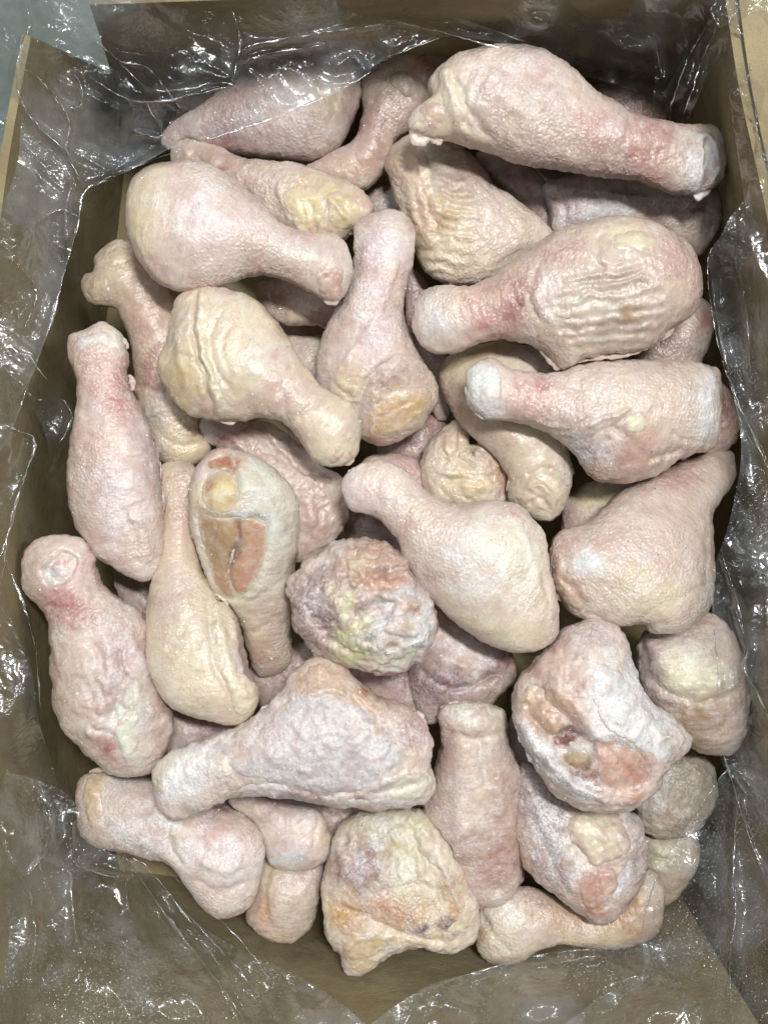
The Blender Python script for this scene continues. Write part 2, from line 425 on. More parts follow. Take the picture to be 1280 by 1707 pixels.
def detail_fn(creases, zf, seed, amp, pleats=(), dents=(), torn=0.0):
    pl = [(to_world(blob(*p_[0]), zf, 0.018), math.radians(p_[1]), p_[2]*S, p_[3]*1e-3) for p_ in pleats]
    dn = [(to_world(smooth_closed(p_[0], 4), zf, 0.018), p_[1]*1e-3, p_[2]*S) for p_ in dents]
    cr = []
    for c in creases:
        pts, wpx, dep = c[:3]
        cr.append((to_world(smooth_open(pts), zf, 0.018), wpx*S, dep*1e-3))
    def f(X, Y, half):
        out = amp*1e-3 * 1.8 * fbm(X*38+seed, Y*38, X*0+seed*0.7, 2)
        wx = X + 0.0022*fbm(X*150+seed, Y*150, 0*X, 2); wy = Y + 0.0022*fbm(X*150, Y*150+seed, 0*X+3, 2)
        for p, wd, dep in cr:
            dd, _ = seg_dist(wx, wy, p, closed=False)
            vary = 0.7 + 0.9*fbm(X*70+seed*1.7, Y*70, X*0+2, 2)
            out = out + 1.4*dep*np.clip(vary, 0.1, 1.6)*np.exp(-(dd/wd)**2)
        for p, an, lam, am in pl:
            dd, i_ = seg_dist(wx, wy, p); m_ = np.clip(np.where(i_, dd, -dd)/(12*S) + 0.5, 0, 1)
            q = (wx*math.sin(an) + wy*math.cos(an))/lam + 0.9*fbm(X*42+seed, Y*42, X*0, 3)
            along = fbm((wx*math.cos(an) - wy*math.sin(an))/lam/3.5+seed, q*0.9, X*0, 2)
            out = out + am*m_*(1-np.abs(np.sin(np.pi*q))*1.6)*np.clip(0.75+1.2*along, 0.1, 1.5)
        for p, dep, sf in dn:
            dd, i_ = seg_dist(wx, wy, p); m_ = np.clip(np.where(i_, dd, -dd)/sf + 0.5, 0, 1)
            rim = np.exp(-((np.where(i_, dd, -dd) + 0.6*sf)/(0.9*sf))**2)
            out = out - dep*m_*m_*(3-2*m_) + 0.25*abs(dep)*rim
        if torn > 0:
            q = 0.5*fbm(X*50+seed, Y*50, X*0, 2)
            r_ = fbm(X*62+q+seed, Y*62+q, X*0+1.5, 3, True); st = np.floor(r_*4+q*2)/4
            out = out + torn*1e-3*(2.9*(r_-0.2) + 1.6*st)
        return out
    return f
COUNT = [0]
def drumstick(outline, z, axis, base='pink', k=0.76, h=0.00098, rough=1.0, creases=(), patches=(), frost=0.15, parts=(), label='', group='frozen drumsticks heaped in the box', mat=None, amp=1.0, hmax=None, pleats=(), dents=(), torn=0.0):
    COUNT[0] += 1; seed = COUNT[0]*13.7
    zf = plane_fn(z)
    p = smooth_closed(outline, 5)
    poly = to_world(p, zf)
    n = fbm(poly[:, 0]*150+seed, poly[:, 1]*150, poly[:, 0]*0, 4) * (0.0012 * rough + 0.0016*torn) + (0.0010*torn + 0.0003*rough)*noise3(poly[:, 0]*520+seed, poly[:, 1]*520, poly[:, 0]*0)
    tn = np.roll(poly, -1, 0) - np.roll(poly, 1, 0); tn /= np.linalg.norm(tn, axis=1)[:, None] + 1e-9
    poly = poly + np.stack([tn[:, 1], -tn[:, 0]], 1) * n[:, None]
    def midf(X, Y):
        px = X/S + 640; py = -Y/S + 853.5
        z0 = zf(px, py); kk = D/(D - z0)
        return zf((px-640)*kk + 640, (py-853.5)*kk + 853.5)
    V, Q, (X, Y, mid, ht, hb, ins, x0, y0, hh) = field_mesh(poly, midf, k, h, detail_fn(creases, zf, seed, amp, pleats, dents, torn), hmax=hmax, seed=seed)
    # keep the sheet below out of this body
    gi0 = int((x0-GX0)/GS); gj0 = int((y0-GY0)/GS)
    gi = np.arange(max(gi0, 0), min(gi0 + int(X.shape[0]*hh/GS)+1, GW)); gj = np.arange(max(gj0, 0), min(gj0 + int(X.shape[1]*hh/GS)+1, GH))
    GXm, GYm = np.meshgrid(GX0+gi*GS, GY0+gj*GS, indexing='ij')
    bot = bil(np.where(ins, mid-hb, 9.0), GXm, GYm, x0, y0, hh)
    bot = np.where(bot > 2, 9.0, bot - 0.0012)
    sub = ENV[gi[0]:gi[-1]+1, gj[0]:gj[-1]+1]
    ENV[gi[0]:gi[-1]+1, gj[0]:gj[-1]+1] = np.minimum(sub, bot)
    topS = np.where(ins, mid + ht, mid)
    N = vnormals(V, Q)
    (ax, ay), (bx, by) = axis; ang = math.atan2(-(by-ay), bx-ax)
    ca, sa = math.cos(ang), math.sin(ang)
    t = V[:, 0]*ca + V[:, 1]*sa; s_ = -V[:, 0]*sa + V[:, 1]*ca
    msk = np.clip(0.5 + 2.2*fbm(V[:, 0]*26+seed, V[:, 1]*26+3, V[:, 2]*26, 2), 0, 1)
    wq = 0.35*fbm(V[:, 0]*60+seed, V[:, 1]*60, V[:, 2]*60, 2)
    disp = rough * (0.0013*msk*fbm(t*150+wq+seed, s_*55+2*wq, V[:, 2]*60, 2, True) + 0.0011*fbm(V[:, 0]*90+seed, V[:, 1]*90, V[:, 2]*90, 3) + 0.0007*fbm(t*330+seed, s_*70, V[:, 2]*90, 2, True) + 0.0002*fbm(t*300, s_*300+seed, V[:, 2]*300, 2))
    if torn > 0:
        q_ = 0.6*fbm(V[:, 0]*90, V[:, 1]*90+seed, V[:, 2]*90, 2)
        disp = disp + torn*0.0017*(fbm(V[:, 0]*190+q_+seed, V[:, 1]*190+q_, V[:, 2]*190, 3, True)-0.25)
    # ragged near the cut ends comes from the outline itself
    V2 = V + N * disp[:, None]
    col = np.tile(srgb(BASE[base]), (len(V), 1))
    def tint(c, sc, s, lo, hi, st):
        f = fbm(V[:, 0]*sc+seed*s, V[:, 1]*sc+s, V[:, 2]*sc, 3)
        return np.clip((f-lo)/(hi-lo), 0, 1)[:, None]*st, srgb(c)
    for w_, c_ in (tint((214, 203, 182), 34, 1.3, 0.02, 0.35, 0.55), tint((180, 168, 158), 30, 2.1, 0.05, 0.35, 0.55), tint((196, 158, 146), 38, 3.7, 0.08, 0.40, 0.6), tint((216, 212, 208), 46, 5.3, 0.05, 0.3, 0.5), tint((160, 124, 112), 70, 7.9, 0.15, 0.5, 0.45)):
        col = col*(1-w_) + c_*w_
    col, fr, wet = paint(V2, zf, col, patches, None, seed)
    pbase = np.median(col, axis=0)[None, :]
    col = np.clip(col, 0.01, 0.95)**1.22
    fr = np.clip(np.maximum(fr, frost*0.65), 0, 1)
    # object frame: origin under the body, x along the bone
    cx, cy = V2[:, 0].mean(), V2[:, 1].mean(); cz = V2[:, 2].min()
    def local(W):
        X_ = W[:, 0]-cx; Y_ = W[:, 1]-cy
        return np.stack([X_*ca + Y_*sa, -X_*sa + Y_*ca, W[:, 2]-cz], 1)
    me = make_mesh('drumstick', local(V2), Q, mat or M_SKIN)
    set_attr(me, 'col', col); set_attr(me, 'frost', fr); set_attr(me, 'goose', wet)
    o = link('chicken_drumstick', me); o.location = (cx, cy, cz); o.rotation_euler = (0, 0, ang)
    tag(o, label, 'drumstick', group)
    def surf(x, y): return bil(topS, x, y, x0, y0, hh)
    for pa in parts:
        nm, out, rise, colr = pa[:4]; kw = pa[4] if len(pa) > 4 else {}
        pp = to_world(smooth_closed(out, 5), zf, kw.get('dz', 0.016))
        nn_ = fbm(pp[:, 0]*260+seed, pp[:, 1]*260, pp[:, 0]*0, 3) * 0.0014 * kw.get('rag', 1.0)
        tn = np.roll(pp, -1, 0) - np.roll(pp, 1, 0); tn /= np.linalg.norm(tn, axis=1)[:, None] + 1e-9
        pp = pp + np.stack([tn[:, 1], -tn[:, 0]], 1) * nn_[:, None]
        hx = kw.get('h', 0.0007); rise *= 1e-3; sink = kw.get('sink', 0.0)*1e-3
        V, Q, _ = field_mesh(pp, lambda X, Y: surf(X, Y) + 0*X - 0.0007 - sink, kw.get('k', 0.38), hx, detail_fn(kw.get('creases', ()), zf, seed+5, kw.get('amp', 0.5)), hmax=rise, clamp=False)
        N = vnormals(V, Q)
        dsp = kw.get('rough', 1.0) * (0.0009*fbm(V[:, 0]*220+seed, V[:, 1]*220, V[:, 2]*220, 3))
        V = V + N*dsp[:, None]
        col = np.tile(srgb(colr), (len(V), 1)) * (1 + 0.15*fbm(V[:, 0]*90, V[:, 1]*90+seed, V[:, 2]*90, 2)[:, None])
        col, fr, wet = paint(V, zf, col, kw.get('patches', ()), None, seed+3)
        de, _i = seg_dist(V[:, 0], V[:, 1], pp)
        we = np.clip((de + 0.0022*fbm(V[:, 0]*300+seed, V[:, 1]*300, V[:, 2]*300, 2))/(kw.get('soft', 9 if nm in ('bone_end', 'knuckle_end', 'exposed_meat', 'torn_skin') else 13)*S), 0, 1)[:, None]
        we = we*we*(3-2*we); we = we*np.clip(0.95 + 1.0*fbm(V[:, 0]*170+seed, V[:, 1]*170, V[:, 2]*170, 3), 0.25, 1)[:, None]; col = col*we + pbase*(1-we)
        me = make_mesh(nm, local(V), Q, kw.get('mat', M_FLESH))
        set_attr(me, 'col', np.clip(col, 0.01, 0.95)**1.22); set_attr(me, 'frost', np.maximum(fr, kw.get('frost', 0.1))); set_attr(me, 'goose', wet*0)
        po = link(nm, me, o)
        if kw.get('label'): po['label'] = kw['label']
    return o
# ------------------------------------------------------------------ drumsticks, from the topmost down
DS = drumstick
U_, M_, L_, B_ = 0.034, 0.006, -0.022, -0.05
# A: big one upper right
DS([(680,200),(700,175),(722,160),(715,135),(735,108),(780,88),(850,79),(905,90),(942,113),(985,150),(1035,182),(1090,203),(1150,211),(1187,213),(1203,238),(1208,275),(1197,305),(1160,323),(1118,320),(1070,300),(1000,290),(920,278),(860,266),(800,245),(750,232),(708,228),(683,218)],
   ((760,160,0.046),(1190,265,0.034)), ((1190,265),(780,160)), 'pink', frost=0.3, dents=[([(1178,225),(1196,232),(1202,268),(1192,300),(1180,300),(1182,262)],3.5,6)], pleats=[((1120,260,50,50,0),75,11,0.35)],
   creases=[([(740,110),(755,160),(770,205),(830,245)],7,1.6),([(760,130),(790,190),(850,240)],5,-1.5),([(800,262),(900,276),(1040,285),(1100,300)],5,-1.6),([(840,225),(930,252),(1030,262)],6,0.9),([(1050,200),(1062,240),(1050,285)],4,-0.7),([(1075,205),(1088,250),(1078,295)],4,-0.7),([(1150,212),(1140,262),(1150,318)],5,1.0)],
   patches=[((745,150,28,70,0),FAT,0.9,25),((850,130,90,30,12),(214,198,186),0.6,40),((870,190,70,26,15),GREYC,0.45,40),((1040,235,75,40,15),(190,146,134),0.75,40),((1105,225,45,28,15),RED,0.75,22),((1090,265,50,30,10),(196,140,128),0.6,24),((1150,265,26,56,8),(204,188,180),0.8,20),((900,255,140,16,8),(150,120,112),0.6,22),((1080,295,60,14,10),(170,130,120),0.6,20),((960,240,170,45,12),'goose',1.0,30),((860,110,120,40,12),'frost',0.75,50),((1165,262,30,60,0),'frost',0.8,20)],
   parts=[('knuckle_end',[(1160,218),(1186,212),(1204,236),(1209,278),(1198,308),(1176,320),(1164,296),(1168,255)],5,(216,218,212),{'patches':[((1184,238,9,14,0),(190,158,128),1.0,6),((1187,288,10,15,0),(126,80,62),1.0,5),((1197,262,5,24,0),(222,228,226),1.0,5)],'creases':[([(1184,225),(1180,265),(1184,308)],3,-2.0),([(1194,225),(1192,265),(1194,300)],2.5,-1.5)],'frost':0.5}),
          ('fat_lump',[(735,105),(755,112),(752,135),(762,170),(780,195),(800,215),(775,222),(750,200),(738,170),(730,140)],4,FAT,{'frost':0.3}),
          ('fat_lump',[(682,196),(700,182),(722,180),(728,200),(712,225),(688,222)],5,(212,190,170),{}),
          ('skin_tag',[(700,165),(718,155),(740,170),(748,200),(735,225),(715,215),(705,190)],4,(204,180,160),{})],
   label='largest drumstick, lying on top at the upper right with knuckle against right wall')
# E upper left big smooth
DS([(212,335),(223,302),(250,280),(300,270),(348,275),(390,300),(430,335),(470,375),(518,390),(558,392),(578,410),(586,450),(577,488),(550,503),(520,488),(480,468),(430,457),(380,470),(330,482),(290,482),(255,464),(232,432),(216,392)],
   ((300,375,0.040),(560,450,0.036)), ((560,445),(290,370)), 'pink', rough=0.6, frost=0.25,
   creases=[([(225,400),(245,440),(290,470),(340,478)],5,0.8),([(400,455),(440,440),(480,450)],4,-0.7),([(430,420),(450,450)],4,-0.6),([(520,395),(515,430),(525,470)],4,-0.6)],
   patches=[((240,350,32,70,8),(218,210,168),0.8,30),((235,365,14,10,0),YEL,0.7,10),((350,360,90,60,15),(204,190,184),0.7,50),((470,440,50,22,20),(196,170,152),0.6,30),((560,430,22,30,0),(206,184,176),0.7,20),((245,432,14,8,30),ROSE,0.8,8),((350,340,100,50,10),'frost',0.55,50)],
   parts=[('knuckle_end',[(525,455),(548,440),(572,445),(578,470),(568,490),(550,500),(530,485)],2.5,(182,140,122),{'patches':[((552,470,14,14,0),(196,150,130),0.8,8)],'frost':0.2})],
   label='plump smooth drumstick at the upper left, yellowish round end beside plastic bag')
# U ribbed torn skin
DS([(692,520),(700,490),(740,475),(785,480),(835,452),(880,420),(930,385),(990,368),(1050,364),(1108,382),(1150,420),(1166,470),(1158,520),(1120,545),(1090,572),(1050,588),(1000,592),(960,603),(935,615),(918,600),(895,578),(865,568),(825,565),(780,580),(740,590),(705,575),(688,547)],
   ((1030,480,0.036),(720,530,0.030)), ((720,530),(1050,470)), 'pink', frost=0.12,
   creases=[([(880,470),(900,520),(940,560),(960,595)],6,1.4),([(900,440),(880,490),(860,520),(820,560)],6,-1.4),([(1000,395),(990,430),(1000,450)],5,-1.2),([(900,430),(960,420),(1000,440)],4,1.0),([(770,485),(785,530),(770,575)],4,-1.2),([(850,480),(870,510),(900,530)],4,-1.0)],
   pleats=[((1015,515,95,78,0),-6,16,1.15),((1090,440,50,40,0),20,19,0.6)],
   patches=[((1055,400,45,26,10),(218,212,180),0.9,20),((1120,440,40,60,0),(200,160,150),0.7,35),((1080,465,90,40,0),(190,160,145),0.5,30),((1010,510,90,70,0),(196,188,170),0.75,40),((860,510,30,35,40),(160,96,98),0.85,22),((820,540,40,22,-20),ROSE,0.8,20),((790,500,30,26,0),(204,150,138),0.8,22),((730,530,40,45,0),(206,196,188),0.9,26),((880,440,60,40,-30),(200,160,146),0.5,40),((900,430,90,60,-30),'goose',1.0,30),((1045,525,14,18,0),(170,130,80),0.7,10),((1010,470,60,12,0),(160,150,135),0.8,10),((1030,540,80,10,-5),(170,150,130),0.7,8),((720,525,30,40,0),'frost',0.5,20)],
   parts=[('torn_skin',[(865,505),(885,490),(905,520),(940,545),(1000,570),(1060,572),(1100,545),(1140,530),(1130,552),(1092,575),(1050,590),(1000,594),(960,603),(935,612),(915,590),(890,560)],2.5,(208,190,168),{'creases':[([(900,530),(950,570),(960,600)],4,-1.5),([(960,580),(1060,582)],3,-1.2)]}),
          ('fat_lump',[(1015,395),(1050,385),(1085,390),(1098,410),(1070,425),(1030,425),(1010,412)],3,(216,210,176),{})],
   label='drumstick with ribbed torn skin, grooved broad end at right, above the square-ended one')
# S
DS([(777,640),(785,612),(820,597),(858,618),(920,622),(980,607),(1050,601),(1130,603),(1182,611),(1198,627),(1197,700),(1187,745),(1150,757),(1120,772),(1080,797),(1030,805),(985,795),(962,762),(930,732),(900,716),(850,700),(810,697),(783,672)],
   ((1060,700,0.026),(815,645,0.036)), ((815,650),(1080,690)), 'pink', frost=0.2,
   creases=[([(940,725),(1000,700),(1045,685)],3,1.6),([(965,735),(1010,715),(1045,690)],3,-1.3),([(900,700),(940,712),(980,690)],3,1.2),([(1020,712),(1050,735),(1080,760),(1140,750)],6,-2.0),([(1120,720),(1150,735),(1190,735)],4,-1.2),([(860,625),(880,660),(870,695)],4,-1.0),([(1100,770),(1040,785)],6,1.2)],
   patches=[((812,648,36,50,0),(206,208,200),0.9,22),((885,650,40,30,0),ROSE,0.75,24),((905,640,8,14,0),RED,0.8,8),((1000,640,160,40,0),'goose',0.8,30),((1080,655,110,50,0),(206,190,172),0.7,40),((980,745,60,45,20),(164,146,140),0.8,30),((1055,745,34,40,0),(168,110,86),0.9,22),((1070,720,20,22,0),(196,130,100),0.8,12),((1040,785,50,18,0),(190,150,130),0.7,20),((1180,670,24,60,0),(205,212,212),0.8,20),((1085,700,70,50,0),(216,202,180),0.6,40),((980,760,60,40,0),'frost',0.7,20),((1180,670,26,60,0),'frost',0.7,20),((812,648,30,44,0),'frost',0.7,20)],
   parts=[('fat_lump',[(1032,700),(1050,688),(1072,692),(1078,712),(1062,722),(1040,722)],3.5,(216,214,178),{}),
          ('knuckle_end',[(778,640),(788,614),(815,602),(835,612),(838,650),(830,690),(808,694),(786,672)],2.5,(208,212,204),{'frost':0.6})],
   label='drumstick with flat square-cut wide end and reddish wound, under the ribbed one')
# H left centre big
DS([(300,495),(343,478),(390,485),(430,503),(470,550),(498,596),(540,648),(582,672),(599,700),(596,750),(570,776),(530,772),(505,740),(480,708),(440,693),(400,700),(350,698),(308,685),(275,640),(262,610),(278,575),(290,530)],
   ((380,600,0.036),(560,720,0.040)), ((560,720),(360,585)), 'cream', rough=0.8, frost=0.12,
   creases=[([(325,485),(322,540),(330,590),(345,640),(352,690)],4,-2.2),([(332,485),(332,540),(342,600),(358,650),(362,690)],5,1.4),([(370,520),(352,560),(360,610),(390,660)],4,-1.0),([(400,530),(372,570),(385,630)],3,-0.7),([(480,600),(470,650),(480,700)],4,-1.2),([(460,640),(440,680)],3,-0.8),([(275,600),(300,590),(330,600)],4,-1.0),([(500,690),(540,655)],4,-1.0),([(290,560),(310,640)],5,1.2)],
   patches=[((385,560,60,70,30),(216,208,176),0.8,40),((300,640,34,44,0),(206,184,128),0.8,26),((310,540,22,50,10),(208,196,160),0.8,20),((455,592,9,7,0),RED,0.6,8),((500,660,50,40,40),(208,184,170),0.6,30),((550,720,40,42,20),(212,198,172),0.8,26),((420,660,60,30,10),(204,186,164),0.6,30)],
   parts=[('skin_fold',[(322,484),(345,480),(352,520),(350,570),(362,620),(380,670),(392,698),(360,700),(345,650),(330,600),(322,540)],2.6,(218,208,180),{'rag':1.4,'soft':8}),
          ('knuckle_end',[(535,752),(560,748),(592,745),(590,766),(568,776),(540,772)],2.2,(196,156,138),{}),
          ('skin_flap',[(296,500),(322,486),(326,520),(322,560),(318,590),(296,580),(288,556)],2,(204,194,168),{'frost':0.3})],
   label='cream drumstick left of centre with folded skin band and foot pointing to lower right')
# O
DS([(571,800),(598,776),(640,768),(682,790),(712,823),(760,840),(820,834),(868,845),(905,890),(915,950),(930,1020),(925,1062),(892,1084),(850,1086),(800,1066),(750,1030),(710,990),(680,942),(655,890),(625,862),(587,852),(571,825)],
   ((830,970,0.036),(620,810,0.038)), ((615,815),(830,970)), 'pink', rough=0.6, frost=0.35,
   creases=[([(850,850),(880,900),(895,960),(920,1030)],6,1.0),([(660,800),(650,850)],5,-0.8),([(690,820),(672,880)],4,-0.6),([(640,775),(625,820),(640,850)],4,-0.5),([(905,960),(915,1010),(905,1060)],5,-0.9)],
   patches=[((860,930,60,90,-15),(216,214,190),0.8,50),((760,930,60,50,35),(198,188,178),0.6,40),((820,1050,90,26,20),(216,208,168),0.75,30),((620,812,44,36,0),(212,190,186),0.8,30),((850,850,30,14,0),(200,160,150),0.7,14),((905,1010,20,50,0),(208,186,150),0.6,18),((720,880,90,60,40),'goose',0.9,30),((755,925,10,10,0),(210,218,220),0.9,6),((840,940,90,110,-20),'frost',0.5,60)],
   label='pale smooth drumstick in the middle of the pile, foot pointing to upper left')
# P frosted cut end
DS([(486,965),(510,935),(550,915),(575,903),(630,903),(660,918),(700,960),(724,1010),(724,1062),(700,1100),(660,1118),(620,1118),(570,1105),(530,1086),(496,1045),(484,1000)],
   0.036, ((500,980),(680,1050)), 'mauve', rough=1.2, frost=0.25, k=0.72, torn=1.3, dents=[([(600,1010),(630,990),(660,1010),(640,1040),(605,1040)],3.0,8),([(520,1010),(560,1030),(590,1080),(560,1085),(520,1050)],2.5,10)],
   creases=[([(495,990),(560,1020),(600,1090)],6,-1.8),([(560,920),(600,960),(560,990),(570,1040),(590,1080)],7,2.0),([(620,960),(680,950),(700,980)],6,-2.0),([(600,1010),(640,990),(690,1010)],6,1.8),([(630,1040),(680,1030),(715,1040)],7,-2.0),([(600,1070),(650,1090),(700,1070)],5,1.4),([(510,1010),(550,1060),(600,1100)],5,-1.6)],
   patches=[((530,1030,56,80,40),(150,122,112),1.0,24),((560,1065,60,9,58),(104,78,68),0.9,8),((625,940,62,42,0),(176,138,106),1.0,16),((592,945,16,14,0),(212,196,156),0.95,8),((641,950,7,8,0),(138,80,72),0.9,5),((634,970,34,10,10),(192,138,102),0.95,8),((570,988,22,18,0),(210,198,166),0.95,10),((590,1068,34,50,30),(198,198,146),0.95,14),((614,1062,13,16,0),(108,100,80),0.9,8),((676,1050,46,62,0),(190,196,196),0.95,16),((676,1016,26,12,10),(190,146,112),0.9,8),((655,1095,50,14,-10),(208,204,168),0.8,10),((660,1050,60,60,0),'frost',0.6,30),((520,990,40,60,30),'frost',0.5,30)],
   parts=[('fat_lump',[(555,990),(580,975),(600,1000),(590,1030),(610,1060),(640,1090),(620,1105),(590,1085),(570,1050),(560,1020)],5,(206,200,156),{'frost':0.3,'rag':1.6}),
          ('bone_end',[(628,1042),(650,1022),(690,1020),(715,1045),(705,1080),(670,1100),(640,1092),(625,1068)],6,(198,190,182),{'frost':0.5,'creases':[([(640,1055),(680,1070),(705,1060)],4,-2),([(650,1080),(690,1085)],4,-1.4)],'patches':[((670,1045,20,10,0),TANC,0.8,8),((650,1070,14,12,0),(150,146,110),0.8,8)]}),
          ('fat_lump',[(566,918),(595,906),(612,918),(600,940),(575,942)],4,(200,184,152),{'frost':0.4}),
          ('exposed_meat',[(610,915),(640,908),(668,930),(690,955),(665,962),(630,950),(608,938)],3,(180,134,108),{'frost':0.35,'rag':1.5})],
   label='rough frosted drumstick seen cut-end on, just right of the middle, with yellow fat')
# M cut end with window
DS([(343,762),(372,748),(420,758),(462,785),(490,820),(498,870),(495,920),(488,970),(485,1040),(485,1100),(463,1122),(432,1126),(415,1088),(405,1050),(385,1010),(357,990),(335,930),(320,870),(320,800)],
   ((400,870,0.030),(450,1090,0.002)), ((450,1095),(400,850)), 'cream', rough=0.7, frost=0.25, k=0.82, dents=[([(330,850),(360,858),(400,860),(440,866),(450,900),(436,950),(415,987),(385,1003),(358,985),(340,930),(328,880)],2.4,14),([(345,770),(370,752),(392,765),(396,800),(395,840),(370,850),(340,840),(332,805)],2.0,16)],
   creases=[([(385,755),(400,790),(440,830),(480,900)],6,1.0),([(420,1055),(450,1040),(485,1045)],5,-1.0),([(360,995),(420,1000),(480,960)],5,-0.8)],
   patches=[((440,850,50,90,-15),(204,206,190),0.9,30),((395,1000,60,30,10),(196,192,168),0.7,24),((450,1060,36,60,0),(200,176,156),0.85,24),((372,765,28,16,0),(176,120,90),0.8,12),((440,850,50,90,-15),'frost',0.4,30),((450,1105,30,16,0),(196,160,140),0.7,12)],
   parts=[('bone_end',[(338,805),(358,785),(385,790),(400,815),(395,845),(372,856),(345,846),(335,825)],4.5,(196,166,118),{'patches':[((370,820,17,18,0),(226,214,156),0.95,7),((345,806,6,6,0),(176,70,56),0.8,5)],'wet':0.6,'rough':0.4}),
          ('exposed_meat',[(330,850),(360,862),(400,862),(440,870),(448,900),(435,950),(415,985),(385,1002),(360,985),(342,930),(328,880)],2.5,(186,150,112),{'wet':0.7,'frost':0.03,'rough':0.4,'amp':0.3,'creases':[([(400,868),(392,910),(382,950),(388,992)],5,-3.2),([(350,870),(360,920),(372,970)],5,-1.2)],'patches':[((425,925,26,60,10),(200,158,134),0.9,10),((355,900,30,50,-10),(176,148,102),0.95,12),((392,930,4,60,8),(110,80,56),1.0,5),((395,965,14,30,30),(210,156,124),0.7,10)]}),
          ('exposed_meat',[(340,770),(365,754),(388,760),(392,785),(370,784),(345,792)],2.0,(180,126,92),{'wet':0.6,'frost':0.02,'patches':[((365,765,14,8,0),(190,96,70),0.7,8)]}),
          ('frost_ridge',[(352,852),(385,848),(440,848),(450,866),(420,868),(380,864),(355,864)],2.0,(214,218,214),{'frost':0.9,'h':0.0007})],
   label='drumstick standing end up left of centre, round cut end with bare meat window')
# KK right lower large exposed
DS([(858,1150),(868,1128),(890,1105),(920,1075),(950,1045),(1000,1033),(1028,1043),(1045,1080),(1060,1130),(1080,1170),(1120,1200),(1152,1228),(1142,1255),(1110,1275),(1090,1320),(1050,1345),(1000,1351),(950,1340),(905,1300),(880,1250),(858,1200)],
   0.034, ((985,1050),(960,1260)), 'pink', rough=1.0, frost=0.5, k=0.68, torn=0.6, dents=[([(890,1150),(920,1160),(960,1200),(990,1230),(1040,1235),(1085,1280),(1070,1318),(1010,1325),(950,1300),(915,1260),(890,1210)],3.6,22),([(945,1215),(975,1225),(990,1260),(970,1290),(940,1280),(925,1240)],4.0,14)],
   creases=[([(880,1180),(900,1215),(950,1250),(930,1290)],6,-2.0),([(1030,1200),(1060,1180),(1110,1230)],8,1.5),([(940,1110),(930,1150),(900,1190)],5,1.2),([(960,1200),(1000,1240),(1050,1290)],6,-1.2),([(870,1210),(905,1260),(960,1310),(1010,1335)],7,2.0)],
   patches=[((990,1058,46,20,0),(154,130,132),0.95,20),((905,1180,38,56,15),(192,154,120),1.0,16),((962,1175,14,56,5),(184,126,94),0.9,14),((955,1218,28,16,10),(120,72,66),0.95,10),((1062,1170,82,86,30),(200,200,198),0.9,24),((1022,1288,28,58,0),(206,168,146),1.0,14),((1066,1296,22,36,10),(194,132,102),1.0,12),((978,1297,24,13,0),(108,62,50),0.95,8),((966,1268,24,13,0),(168,162,128),0.95,8),((1000,1305,30,20,20),(168,104,88),0.8,12),((900,1262,22,60,-38),(184,180,178),0.95,12),((990,1330,60,12,8),(196,176,166),0.8,10),((940,1110,30,30,0),(200,176,152),0.8,18),((1070,1190,80,80,40),'frost',0.95,26),((900,1262,30,80,-38),'frost',0.9,14),((980,1060,50,30,0),'frost',0.4,20)],
   parts=[('skin_flap',[(990,1100),(1040,1125),(1075,1178),(1118,1203),(1150,1230),(1140,1253),(1105,1272),(1082,1258),(1040,1236),(1008,1212),(985,1165)],2.4,(200,200,198),{'frost':0.7,'rag':1.6,'soft':7}),
          ('skin_flap',[(859,1192),(876,1212),(905,1246),(945,1280),(1008,1318),(1014,1340),(962,1336),(906,1300),(872,1246)],4,(186,180,178),{'frost':0.9,'rag':1.8,'soft':7}),
          ('exposed_meat',[(868,1165),(885,1140),(905,1150),(915,1170),(940,1190),(945,1215),(930,1235),(900,1220),(880,1200)],4,(196,162,130),{'frost':0.15,'creases':[([(895,1160),(905,1190),(930,1220)],4,1.5)]}),
          ('bone_end',[(938,1258),(960,1248),(985,1256),(992,1278),(975,1292),(948,1286),(936,1272)],3.5,(160,136,100),{'patches':[((960,1265,18,9,15),(196,186,130),0.8,6),((968,1285,18,10,10),(110,56,44),0.9,7)],'wet':0.4}),
          ('exposed_meat',[(985,1240),(1010,1225),(1045,1240),(1075,1262),(1088,1290),(1070,1315),(1040,1325),(1005,1310),(995,1280)],2.0,(200,160,140),{'frost':0.1,'wet':0.3,'creases':[([(1005,1250),(1040,1270),(1050,1310)],4,-1.2)],'patches':[((1060,1295,22,22,0),(190,130,110),0.6,12)]}),
          ('exposed_meat',[(925,1225),(955,1215),(975,1230),(960,1248),(930,1255),(918,1240)],2,(134,78,60),{'frost':0.1}),
          ('skin_tip',[(1080,1210),(1115,1198),(1152,1228),(1145,1250),(1110,1262),(1080,1250)],3,(208,204,196),{'frost':0.7})],
   label='frosted drumstick end with bare pink meat and small bone, at lower right')
